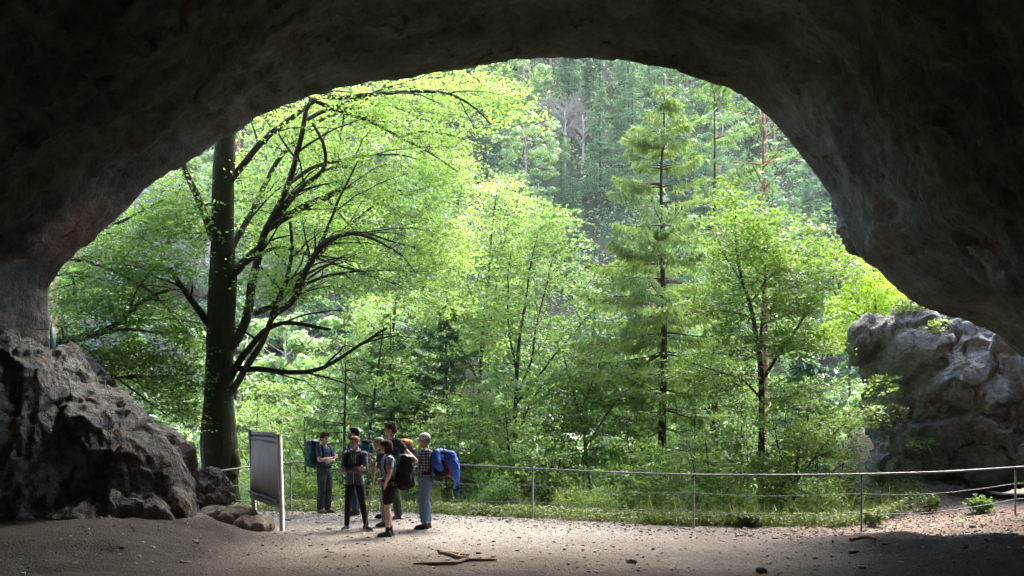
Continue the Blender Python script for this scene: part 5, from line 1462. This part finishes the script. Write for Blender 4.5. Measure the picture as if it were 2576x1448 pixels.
    # hair
    if hair:
        g = MB(); st = hair['style']
        if st == 'short':
            g.ell(hp((0, .016, .050)), (.080, .096, .082), Rh, 20, 12); g.ell(hp((0, .058, .0)), (.066, .050, .066), Rh); g.ell(hp((0, -.042, .098)), (.052, .050, .030), Rh)
            cut = lambda q: ((q[1] < -.045) & (q[2] < .062)) | (q[2] < -.055) | ((q[1] < .012) & (q[2] < .02))
        elif st == 'bushy':
            g.ell(hp((0, .012, .058)), (.094, .108, .090), Rh, 20, 12); g.ell(hp((0, .060, .0)), (.080, .062, .080), Rh); g.ell(hp((0, -.055, .095)), (.062, .048, .038), Rh)
            cut = lambda q: ((q[1] < -.045) & (q[2] < .050)) | (q[2] < -.085) | ((q[1] < .008) & (q[2] < .005))
        elif st == 'bob':
            g.ell(hp((0, .014, .045)), (.092, .108, .090), Rh, 20, 12); sell(g, hp((0, .052, -.035)), (.090, .070, .095), 2.6, Rh); sell(g, hp((0, .0, -.045)), (.090, .052, .080), 2.6, Rh)
            g.ell(hp((0, -.058, .080)), (.072, .046, .044), Rh)
            cut = lambda q: ((q[1] < -.040) & (q[2] < .030) & (np.abs(q[0]) < .075)) | (q[2] < -.125)
        elif st == 'fringe':
            g.ell(hp((0, .03, .01)), (.080, .082, .060), Rh, 18, 12); g.ell(hp((0, .058, -.02)), (.064, .046, .054), Rh)
            cut = lambda q: (q[1] < -.005) | (q[2] < -.06)
        amp = hair.get('amp', .008)
        def hd(co, no):
            L = (co - hc) @ Rh; bad = cut((L[:, 0], L[:, 1], L[:, 2])); co = co + no * (amp * fbm(co * hair.get('f', 38), 3, 5, ridged=True))[:, None]
            L = (co - hc) @ Rh; L[bad] *= .80; return L @ Rh.T + hc
        link('hair', blob(g, 'hair', .0065, 1, hd), hair['mat'], root)
        if hair.get('beard'):
            g = MB(); g.ell(hp((0, -.062, -.080)), (.046, .040, .044), Rh); g.ell(hp((.034, -.035, -.062)), (.026, .04, .036), Rh); g.ell(hp((-.034, -.035, -.062)), (.026, .04, .036), Rh); g.ell(hp((0, -.096, -.040)), (.026, .012, .008), Rh)
            link('beard', blob(g, 'beard', .006, 1, wrinkle(.004, 45, 6)), hair['beard'], root)
    if extras: extras(root, hp, Rh, hc, dict(sh=sh, neck=neck, ank=ank, knee=knee, arms=arms, ln=ln))
    return root

def glasses(root, hp, Rh):
    g = MB()
    for s in (-1, 1):
        a = np.linspace(0, 2 * math.pi, 13); g.tube([hp((s * .033 + math.cos(t) * .022, -.100, .006 + math.sin(t) * .016)) for t in a], .002, 4, False)
        g.tube([hp((s * .055, -.098, .010)), hp((s * .079, -.02, .008))], .002, 4, False)
    link('glasses', g.mesh('glasses'), cloth('frame_black', (.02, .02, .02), rough=.3), root)
def watch(root, el, wr, mat, strap):
    el, wr = np.array(el, float), np.array(wr, float); d = nrmz(wr - el); c = wr - d * .03
    g = MB(); g.tube([c - d * .009, c + d * .009], .033, 16); w = link('watch', g.mesh('watch'), strap, root)
    g = MB(); g.ell(c + [0, -.018, .026], (.016, .012, .012), nu=10, nv=6); link('dial', g.mesh('dial'), mat, w)
def cap(root, hp, Rh, mat, brimmat=None):
    g = MB(); g.ell(hp((0, .012, .058)), (.090, .108, .078), Rh, 22, 14); sell(g, hp((0, .012, .040)), (.088, .106, .022), 2.4, Rh)
    c = link('cap', blob(g, 'cap', .0065, 1, wrinkle(.003, 22, 3)), mat, root)
    g = MB(); sell(g, hp((0, -.125, .030)), (.070, .062, .006), 2.5, Rh @ rotx(10)); g2 = blob(g, 'brim', .005, 1); link('brim', g2, brimmat or mat, c)
    g = MB(); g.ell(hp((0, .012, .138)), (.010, .010, .006), Rh, 8, 5); link('button', g.mesh('button'), mat, c)

def backpack(label, person_root, c, r, mat, lidmat, strapmat, ln=0, extra=None, lid=True, straps=True, n=3.0, tilt=0, belt=True):
    """stands in the wearer's frame but is a thing of its own"""
    o = bpy.data.objects.new('backpack', None); COL.objects.link(o)
    o.location = person_root.location; o.rotation_euler = person_root.rotation_euler; o.scale = person_root.scale
    tag(o, label, 'backpack')
    R = rotx(tilt); c = np.array(c, float)
    g = MB(); sell(g, c, r, n, R); sell(g, c + R @ np.array([0, r[1] * .45, -r[2] * .45]), (r[0] * .85, r[1] * .85, r[2] * .42), 3, R)
    for s in (-1, 1): sell(g, c + R @ np.array([s * r[0] * .95, 0, -r[2] * .35]), (r[0] * .22, r[1] * .6, r[2] * .45), 2.6, R)
    link('bag', blob(g, 'bag', .010, 3, wrinkle(.012, 9, 23)), mat, o)
    if lid:
        g = MB(); sell(g, c + R @ np.array([0, .01, r[2] * .90]), (r[0] * .92, r[1] * 1.02, r[2] * .24), 2.5, R @ rotx(-6)); link('lid', blob(g, 'lid', .010, 3, wrinkle(.008, 12, 5)), lidmat, o)
    if straps:
        for s in (-1, 1):
            g = MB(); y = c[1] - r[1]
            pts = np.array([[s * .10, y + .01, 1.40], [s * .105, .06 - ln, 1.492], [s * .115, -.03 - ln, 1.487], [s * .125, -.095 - ln, 1.41], [s * .135, -.118 - ln * .8, 1.28], [s * .15, -.085 - ln * .5, 1.16], [s * .165, .03, 1.09], [s * .13, y + .02, 1.06]])
            p, _ = resample(pts, np.ones(len(pts)), .03)
            t = np.gradient(p, axis=0); t /= np.linalg.norm(t, axis=1, keepdims=True); w = np.tile([1., 0, 0], (len(p), 1)) * .026
            nn = np.cross(t, [1, 0, 0]) * .007
            V = np.stack([p - w - nn, p + w - nn, p + w + nn, p - w + nn], 1); m = len(p); F_ = []
            for i in range(m - 1):
                for j in range(4): F_.append([i * 4 + j, i * 4 + (j + 1) % 4, (i + 1) * 4 + (j + 1) % 4, (i + 1) * 4 + j])
            g.add(V.reshape(-1, 3), F_); link('strap', g.mesh('strap'), strapmat, o)
    if straps and belt:
        g = MB(); a = np.linspace(0, 2 * math.pi, 33); bl = np.stack([np.cos(a) * .182, np.sin(a) * .130, 1.02 + a * 0], -1); bl[:, 1] = np.where(bl[:, 1] > .1, .12, bl[:, 1])
        V = np.concatenate([bl + [0, 0, .024], bl - [0, 0, .024]]); F_ = [[i, i + 1, 33 + i + 1, 33 + i] for i in range(32)]; g.add(V, F_); ob = link('hip_belt', g.mesh('hip_belt'), strapmat, o)
        sm_ = ob.modifiers.new('s', 'SOLIDIFY'); sm_.thickness = .008
    for i in range(2):
        s = -1 if i == 0 else 1; q = c + np.array([s * r[0] * .5, r[1] * .2, -r[2]]); g = MB()
        g.tube([q + [0, 0, .03], q + [s * .01, .02, -.08], q + [s * .02, .03, -.20]], .005, 5); link('loose_strap', g.mesh('loose_strap'), strapmat, o)
    if extra: extra(o, c, r, R)
    return o

def build_people():
    skinm('skin_light', (.50, .31, .23)); skinm('skin_tan', (.40, .22, .15)); skinm('skin_pale', (.56, .37, .29))
    black = cloth('black_cloth', (.016, .016, .018)); navy = cloth('navy_cloth', (.035, .05, .10)); char = cloth('charcoal_cloth', (.035, .038, .042)); olive = cloth('olive_cloth', (.055, .060, .045))
    royal = cloth('royal_blue_cloth', (.035, .055, .30)); hoodm = cloth('slate_hoodie', (.085, .10, .135), ns=90, var=.35); jeans = cloth('denim', (.10, .17, .27), ns=35, var=.4); djeans = cloth('dark_denim', (.03, .04, .06))
    green = cloth('forest_green_nylon', (.012, .065, .055), rough=.5); teal = cloth('teal_nylon', (.01, .10, .10), rough=.5); orange = cloth('orange_nylon', (.62, .20, .03), rough=.5); red = cloth('red_nylon', (.50, .02, .02), rough=.5)
    blue = cloth('blue_nylon', (.035, .10, .45), rough=.55); lgrey = cloth('light_grey_cloth', (.42, .43, .44)); sgrey = cloth('grey_blue_shirt', (.22, .25, .33)); trg = cloth('grey_trousers', (.20, .20, .24)); white = cloth('white_cord', (.7, .7, .68))
    tanb = cloth('tan_leather', (.17, .12, .08)); dark = cloth('dark_leather', (.028, .024, .020)); brn = cloth('brown_boot', (.07, .055, .04)); rub = cloth('rubber', (.03, .03, .03)); wsole = cloth('white_rubber', (.5, .5, .5)); yellow = cloth('yellow_cord', (.6, .65, .05))
    hbrown = cloth('brown_hair', (.045, .022, .012), ns=80); hblack = cloth('black_hair', (.010, .009, .009), ns=80); hblond = cloth('dark_blond_hair', (.20, .125, .07), ns=80); hbob = cloth('chestnut_hair', (.05, .028, .018), ns=80); hwhite = cloth('white_beard', (.62, .58, .53), ns=80)
    steel = cloth('watch_metal', (.5, .5, .5), rough=.3); olcap = cloth('olive_cap', (.20, .21, .16)); dgrey = cloth('dark_grey_nylon', (.045, .047, .055), rough=.55)
    # plaid
    m, nt, out = newmat('plaid_shirt'); tc = nt.nodes.new('ShaderNodeTexCoord'); sx = nt.nodes.new('ShaderNodeSeparateXYZ'); nt.links.new(tc.outputs['Object'], sx.inputs[0])
    def line(sock, per, w):
        a = N(nt, 'ShaderNodeMath', operation='PINGPONG'); a.inputs[1].default_value = per / 2; nt.links.new(sock, a.inputs[0])
        b_ = N(nt, 'ShaderNodeMath', operation='LESS_THAN'); b_.inputs[1].default_value = w; nt.links.new(a.outputs[0], b_.inputs[0]); return b_.outputs[0]
    l1 = line(sx.outputs[2], .052, .0042); l2 = line(sx.outputs[1], .052, .0042); l3 = line(sx.outputs[0], .052, .003)
    mx = N(nt, 'ShaderNodeMath', operation='MAXIMUM'); nt.links.new(l1, mx.inputs[0]); nt.links.new(l2, mx.inputs[1])
    c = mixc(nt, mx.outputs[0], (.020, .021, .025), (.34, .35, .36)); bsdf(nt, out, c, .85); plaid = m
    bt = dict(mat=brn, sole=rub, high=True)
    # 1 green pack
    def ex(root, hp, Rh, hc, J):
        watch(root, J['arms'][1][0], J['arms'][1][1], steel, black)
        g = MB(); 
        for i in (0, 1): sell(g, J['knee'][i] + [0, -.062, .0], (.045, .016, .10), 3); link('knee_patch', g.mesh('knee_patch'), black, root); g = MB()
    A = [((-.235, -.07, 1.16), (.045, -.255, 1.215)), ((.235, -.07, 1.16), (-.045, -.235, 1.15))]
    p = person('man in navy T-shirt with crossed arms and curly brown hair, wearing the dark green pack', 815, 22.0, 1.77, 62, A, ((-.09, .03), (.10, -.02)), -25, 2, 'skin_light', dict(name='tshirt', mat=navy, sleeve='short', hem=.88),
               dict(name='trousers', mat=char, off=.022), dict(mat=tanb, sole=rub, high=True), dict(style='bushy', mat=hbrown, amp=.016, f=30), handspec={0: ((.9, .1, .35), (0, 1, 0), 1, 40), 1: ((-.9, .15, -.2), (0, 1, 0), -1, 40)}, extras=ex, toes=(-8, 12))
    backpack('tall dark green trekking backpack on the back of the man in the navy T-shirt', p, (0, .30, 1.27), (.155, .135, .29), green, cloth('navy_nylon', (.02, .03, .07), rough=.5), black)
    # 2 blue shirt
    p = person('black haired bearded man in royal blue T-shirt half hidden behind the boy in the hoodie', 893, 21.4, 1.87, -95, [((-.25, .02, 1.15), (-.20, -.14, .98)), ((.25, .0, 1.15), (.22, -.16, 1.0))], ((-.10, 0), (.10, .02)), 5, -4, 'skin_tan',
               dict(name='tshirt', mat=royal, sleeve='short'), dict(name='trousers', mat=djeans, off=.015), dict(mat=dark, sole=rub, high=True), dict(style='short', mat=hblack, amp=.012, f=34, beard=hblack), extras=lambda r, hp, Rh, hc, J: glasses(r, hp, Rh))
    def tx(o, c, r, R):
        g = MB(); sell(g, c + R @ np.array([0, r[1] * .9, .02]), (r[0] * .6, .05, r[2] * .6), 3); link('pocket', blob(g, 'pocket', .01, 2, wrinkle(.01, 12, 2)), cloth('dark_grey_nylon', (0, 0, 0)), o)
    backpack('teal and black daypack on the bearded man behind the boy in the hoodie', p, (0, .24, 1.27), (.15, .11, .22), teal, black, black, extra=tx)
    # 3 boy
    def ex(root, hp, Rh, hc, J):
        for s in (-1, 1):
            g = MB(); n = J['neck']; g.tube([n + [s * .028, -.105, -.01], n + [s * .034, -.135, -.08], n + [s * .030 + .012, -.145, -.17 - .03 * s]], .0042, 6); link('drawstring', g.mesh('drawstring'), white, root)
        g = MB(); g.tube([[.004, -.140, 1.09], [.004, -.137, 1.0], [.004, -.135, .93], [.004, -.130, .90]], .004, 5); link('zip', g.mesh('zip'), white, root)
        g = MB(); g.tube([[.002, -.112, 1.44], [.002, -.137, 1.36], [.002, -.142, 1.28]], .0035, 5); link('zip', g.mesh('zip'), white, root)
    A = [((-.212, -.035, 1.15), (.10, -.185, 1.165)), ((.212, -.045, 1.14), (-.11, -.215, 1.125))]
    p = person('boy in slate grey zip hoodie with arms crossed, black tight jeans and navy trainers', 893, 18.0, 1.70, -4, A, ((-.155, -.01), (.215, -.02)), -32, 3, 'skin_light', dict(name='hoodie', mat=hoodm, sleeve='long', hood=True, hem=.87, off=.013),
               dict(name='trousers', mat=black, off=.004, wr=.005, to=.10), dict(mat=navy, sole=wsole), dict(style='short', mat=hblond, amp=.008), handspec={0: ((.9, .25, -.1), (0, 1, 0), 1, 45), 1: ((-.9, .25, .05), (0, 1, 0), -1, 45)}, extras=ex, toes=(-15, 55), build=.95)
    backpack('small black rucksack worn by the boy in the grey hoodie, only its straps showing', p, (0, .21, 1.25), (.14, .07, .19), black, black, black, lid=False, belt=False)
    # 4 tall man
    def ex(root, hp, Rh, hc, J):
        glasses(root, hp, Rh)
        g = MB(); sell(g, (.0, -.122, 1.30), (.045, .004, .03), 3); link('print', g.mesh('print'), cloth('shirt_print', (.05, .20, .12)), root)
    p = person('tall dark haired man in black T-shirt reaching one arm out to the right', 985, 20.45, 1.96, -48, [((-.26, .02, 1.16), (-.22, -.18, 1.02)), ((.36, .12, 1.21), (.54, .22, 1.03))], ((-.17, -.03), (.14, .05)), -38, 4, 'skin_light',
               dict(name='tshirt', mat=black, sleeve='short', off=.018), dict(name='trousers', mat=olive, off=.024), dict(mat=dark, sole=rub, high=True), dict(style='bushy', mat=hbrown, amp=.014, f=26), handspec={1: ((.6, .2, -.5), (0, 0, -1), -1, 25)}, extras=ex, toes=(-20, 25))
    def ox(o, c, r, R):
        g = MB(); sell(g, c + R @ np.array([.13, .10, -.02]), (.07, .08, .12), 2.8); link('side_pocket', blob(g, 'side_pocket', .01, 2), cloth('dark_grey_nylon', (0, 0, 0)), o)
        g = MB(); g.tube([c + [.05, .2, .10], c + [.12, .19, .13], c + [.20, .14, .10]], .014, 6); link('piping', g.mesh('piping'), yellow, o)
    backpack('black backpack with bright orange lid on the tall man in the black T-shirt', p, (.04, .27, 1.20), (.15, .12, .23), black, orange, black, extra=ox)
    # 5 old man
    def ex(root, hp, Rh, hc, J):
        cap(root, hp, Rh, olcap); watch(root, J['arms'][0][0], J['arms'][0][1], steel, black)
    A = [((-.19, -.22, 1.08), (-.06, -.30, 1.32)), ((.17, -.27, 1.07), (.04, -.31, 1.30))]
    p5 = person('old man with white beard and olive cap, holding a long walking stick near his chin', 974, 18.75, 1.655, -82, A, ((-.12, .02), (.14, -.04)), 6, 8, 'skin_tan', dict(name='shirt', mat=cloth('dark_green_shirt', (.035, .045, .04)), sleeve='short', off=.018),
               dict(name='trousers', mat=trg, off=.02), dict(mat=brn, sole=rub), dict(style='fringe', mat=hwhite, beard=hwhite), lean=.10, handspec={0: ((.15, -.2, .9), (.6, -.6, 0), 1, 65), 1: ((-.5, -.2, .75), (-.3, -.6, -.2), -1, 70)}, extras=ex)
    a, b = P(946.6, 1163, 18.42), P(916, 1343, 17.55); b[2] = gz1(b[0], b[1]); c = b
    root = empty('walking_stick', c, 'long thin brown walking stick held upright at a slant by the old man', 'walking stick')
    pts, rr = resample([b, a * .5 + b * .5 + [.008, 0, 0], a], [.011, .013, .015], .1); g = MB(); g.tube(pts - c, rr, 8); link('shaft', g.mesh('shaft'), simple('stick_wood', (.12, .06, .035), .6, 30, .4), root)
    g = MB(); g.tube(np.array([pts[0] - [0, 0, .002], pts[1] * .3 + pts[0] * .7]) - c, .014, 8); link('tip', g.mesh('tip'), steel, root)
    # 6 woman
    A = [((-.235, .05, 1.17), (-.16, -.10, 1.04)), ((.255, -.035, 1.165), (.170, -.105, .975))]
    def ex(root, hp, Rh, hc, J):
        g = MB(); sell(g, (.155, -.02, .985), (.03, .05, .05), 2.6); link('pouch', g.mesh('pouch'), cloth('dark_grey_nylon', (0, 0, 0)), root)
    p = person('woman with chestnut bob in grey blue T-shirt and black shorts, hand on hip', 979, 17.2, 1.655, -72, A, ((-.10, .04), (.10, -.05)), -6, 4, 'skin_pale', dict(name='tshirt', mat=sgrey, sleeve='short', hem=.93, off=.016),
               dict(name='shorts', mat=black, off=.022, to=.62), dict(mat=brn, sole=rub, high=False, sock=.085, sockmat=black), dict(style='bob', mat=hbob, amp=.007, f=40), handspec={1: ((-.35, .25, -.85), (-1, 0, 0), 1, 40)}, extras=ex, toes=(12, -14), build=.92, lean=.02, female=True)
    def wx(o, c, r, R):
        g = MB(); sell(g, c + R @ np.array([r[0] * .5, r[1] * 1.02, r[2] * .62]), (.045, .006, .012), 3); link('badge', g.mesh('badge'), red, o)
        g = MB(); sell(g, c + R @ np.array([.0, r[1] * 1.0, -.05]), (r[0] * .62, .03, r[2] * .55), 3); link('pocket', blob(g, 'pocket', .01, 2, wrinkle(.01, 12, 8)), cloth('dark_grey_nylon', (0, 0, 0)), o)
    backpack('large black trekking backpack with a small red badge on the woman in shorts', p, (0, .29, 1.15), (.175, .15, .31), black, cloth('black_nylon', (.02, .02, .022), rough=.5), black, extra=wx, tilt=-4)
    # 7 plaid man
    def ex(root, hp, Rh, hc, J):
        cap(root, hp, Rh, lgrey)
        for i in (0, 1):
            an = J['ank'][i]; g = MB(); g.tube([an + [0, .0, .035], an + [0, 0, .10]], .072, 18); ob = link('cuff', g.mesh('cuff'), cloth('pale_denim', (.20, .28, .38)), root)
        g = MB(); n = J['neck']; g.tube([n + [-.06, .03, .0], n + [.0, .065, .02], n + [.06, .03, .0], n + [.05, -.10, -.10], n + [.02, -.26, -.35]], .006, 5); link('camera_strap', g.mesh('camera_strap'), black, root)
    A = [((-.24, -.03, 1.15), (-.06, -.245, 1.075)), ((.245, -.02, 1.15), (.085, -.235, 1.07))]
    p7 = person('man in dark plaid shirt, pale grey cap and rolled blue jeans, holding a camera', 1071, 18.5, 1.765, -80, A, ((-.10, .04), (.10, -.03)), 4, 2, 'skin_light', dict(name='shirt', mat=plaid, sleeve='long', hem=.82, off=.030),
               dict(name='jeans', mat=jeans, off=.034, to=.14, flare=1.1, wr=.012), dict(mat=dark, sole=rub, high=True), dict(style='fringe', mat=cloth('grey_hair', (.14, .10, .08))), handspec={0: ((.35, -.9, .2), (.7, .2, .4), 1, 45), 1: ((-.35, -.9, .1), (-.7, .2, .5), -1, 45)}, extras=ex, build=1.06)
    cm = bpy.data.objects.new('camera_body', None); COL.objects.link(cm); tag(cm, 'black compact camera held by the man in the plaid shirt', 'camera')
    cm.location = p7.matrix_basis @ Vector((.01, -.33, 1.10)); cm.rotation_euler = p7.rotation_euler
    g = MB(); sell(g, (0, 0, 0), (.058, .026, .036), 4); link('housing', g.mesh('housing'), cloth('camera_black', (.02, .02, .02), rough=.4), cm)
    g = MB(); g.tube([[0, -.02, -.002], [0, -.062, -.002]], .025, 16); link('lens', g.mesh('lens'), cloth('lens_black', (.01, .01, .01), rough=.2), cm)
    def rx(o, c, r, R):
        g = MB(); sell(g, c + R @ np.array([.03, r[1] * .55, -.03]), (r[0] * .95, r[1] * .62, r[2] * .75), 3); link('red_panel', blob(g, 'red_panel', .01, 3, wrinkle(.012, 10, 5)), red, o)
    backpack('red and black backpack under the blue jacket, on the plaid shirt man', p7, (0, .32, 1.17), (.165, .17, .25), black, black, black, extra=rx)
    # blue jacket draped over that backpack
    o = bpy.data.objects.new('jacket', None); COL.objects.link(o); o.location = p7.location; o.rotation_euler = p7.rotation_euler; o.scale = p7.scale
    tag(o, 'bright blue rain jacket draped over the red and black backpack', 'jacket')
    nx, ny = 34, 60; s_ = np.linspace(-1, 1, nx); t_ = np.linspace(0, 1, ny); S, T_ = np.meshgrid(s_, t_)
    path = np.array([[.12, 1.14], [.115, 1.28], [.13, 1.40], [.20, 1.475], [.30, 1.485], [.42, 1.45], [.52, 1.38], [.58, 1.27], [.60, 1.12], [.585, .98], [.575, .92]])
    tt = np.linspace(0, 1, len(path)); py = np.interp(t_, tt, path[:, 0]); pz = np.interp(t_, tt, path[:, 1])
    for _ in range(5):
        py[1:-1] = (py[:-2] + 2 * py[1:-1] + py[2:]) / 4; pz[1:-1] = (pz[:-2] + 2 * pz[1:-1] + pz[2:]) / 4
    def sheet(wd, dz, cutlen, xo=0):
        X = S * (wd + .03 * T_) + xo; Yy = py[:, None] + 0 * S; Z = pz[:, None] - dz * np.abs(S) ** 2.2 * (1 + .3 * np.sin(7 * T_ + 2 * S))
        V = np.stack([X, Yy, Z], -1).reshape(-1, 3); V += np.stack([fbm(V * 9, 3, 4), fbm(V * 9 + 5, 3, 6), fbm(V * 9 + 9, 3, 8)], -1) * .035
        i, j = np.meshgrid(np.arange(ny - 1), np.arange(nx - 1), indexing='ij'); Fc = np.stack([i * nx + j, i * nx + j + 1, (i + 1) * nx + j + 1, (i + 1) * nx + j], -1).reshape(-1, 4)
        return np_mesh('shell', V, Fc)
    ob = link('shell', sheet(.215, .30, 0), blue, o); sd = ob.modifiers.new('s', 'SOLIDIFY'); sd.thickness = .012
    g = MB(); g.cone((.20, .16, 1.36), .075, (.225, .19, 1.20), .075, 12); g.cone((.225, .19, 1.20), .075, (.21, .25, 1.12), .055, 12); g.ell((.2, .18, 1.4), (.06, .07, .06)); link('sleeve', blob(g, 'sleeve', .01, 2, wrinkle(.014, 12, 5)), blue, o)
    g = MB(); g.cone((.19, .46, 1.34), .09, (.22, .50, 1.17), .10, 12); g.cone((.22, .50, 1.17), .10, (.20, .53, .98), .075, 12); g.ell((.18, .44, 1.38), (.07, .08, .06)); link('sleeve', blob(g, 'sleeve', .01, 2, wrinkle(.014, 12, 6)), blue, o)
    g = MB(); g.tube([[.10, .24, 1.49], [.12, .27, 1.52], [.15, .31, 1.50], [.17, .33, 1.42], [.19, .33, 1.34]], .011, 6); link('loose_strap', g.mesh('loose_strap'), black, o)
# ------------------------------------------------------------------ light and camera
def build_light():
    w = bpy.data.worlds.new('World'); SC.world = w; w.use_nodes = True
    nt = w.node_tree; nt.nodes.clear()
    sky = nt.nodes.new('ShaderNodeTexSky'); sky.sky_type = 'NISHITA'; sky.sun_disc = False
    el, az = math.radians(SUN_EL), math.radians(SUN_AZ)      # azimuth from +Y towards +X
    sky.sun_elevation = el; sky.sun_rotation = az
    sky.altitude = 600; sky.air_density = 1.0; sky.dust_density = 2.5; sky.ozone_density = 1
    bg = nt.nodes.new('ShaderNodeBackground'); bg.inputs[1].default_value = .15
    out = nt.nodes.new('ShaderNodeOutputWorld'); nt.links.new(sky.outputs[0], bg.inputs[0]); nt.links.new(bg.outputs[0], out.inputs[0])
    l = bpy.data.lights.new('sun', 'SUN'); l.energy = SUN_E; l.angle = math.radians(SUN_ANG); l.color = (1, .95, .86)
    o = bpy.data.objects.new('sun', l); COL.objects.link(o)
    d = Vector((math.sin(az) * math.cos(el), math.cos(az) * math.cos(el), math.sin(el)))
    o.rotation_euler = d.to_track_quat('Z', 'Y').to_euler(); o.location = d * 60
    cam = bpy.data.cameras.new('camera'); co = bpy.data.objects.new('camera', cam); COL.objects.link(co)
    co.location = (0, 0, EYE); co.rotation_euler = (math.pi / 2, 0, 0)
    cam.sensor_width = 36; cam.lens = F / 2576 * 36; cam.shift_y = (HV - 724) / 2576
    cam.clip_start = .05; cam.clip_end = 1500
    SC.camera = co
    SC.view_settings.view_transform = 'Standard'; SC.view_settings.look = 'None'; SC.view_settings.exposure = EXPO; SC.view_settings.gamma = 1
    SC.view_settings.use_curve_mapping = False
    c = SC.cycles
    c.use_denoising = True; c.denoiser = 'OPENIMAGEDENOISE'
    try: c.denoising_input_passes = 'RGB_ALBEDO_NORMAL'; c.denoising_prefilter = 'ACCURATE'
    except Exception: pass
    c.max_bounces = 6; c.diffuse_bounces = 3; c.transmission_bounces = 5; c.glossy_bounces = 2; c.volume_bounces = 0; c.transparent_max_bounces = 4
    c.caustics_reflective = False; c.caustics_refractive = False
    c.use_adaptive_sampling = True; c.adaptive_threshold = .02; c.sample_clamp_indirect = 6
    c.volume_step_rate = 5; c.volume_max_steps = 64

def build_haze():
    mb = MB(); mb.box((0, 70, 30), (260, 230, 100))
    me = mb.mesh('haze', False)
    m = bpy.data.materials.new('haze'); m.use_nodes = True; nt = m.node_tree; nt.nodes.clear()
    out = nt.nodes.new('ShaderNodeOutputMaterial'); v = nt.nodes.new('ShaderNodeVolumePrincipled')
    v.inputs['Color'].default_value = (.86, .93, .95, 1); v.inputs['Density'].default_value = HAZE; v.inputs['Anisotropy'].default_value = .2
    nt.links.new(v.outputs[0], out.inputs['Volume'])
    tag(link('haze', me, m), kind='stuff', label='thin pale haze in the gorge air', cat='haze')

SUN_EL, SUN_AZ, SUN_E, SUN_ANG, EXPO, HAZE = 51, 30, 1.5, 34, 3.7, .0002
import time as _t
def _run():
    t0 = _t.time()
    for f in STEPS:
        f(); print('STEP', f.__name__, round(_t.time() - t0, 1), flush=True)
STEPS = [tree_mats, build_light, build_ground, build_cave, build_rocks, build_pebbles, build_beech, build_midtrees, build_conifers, build_stems, build_understory, build_forest, build_grass]
STEPS += [globals()[n] for n in ('build_things', 'build_people') if n in globals()]
if HAZE > 0: STEPS.append(build_haze)
STEPS.append(tell_apart)
_run()
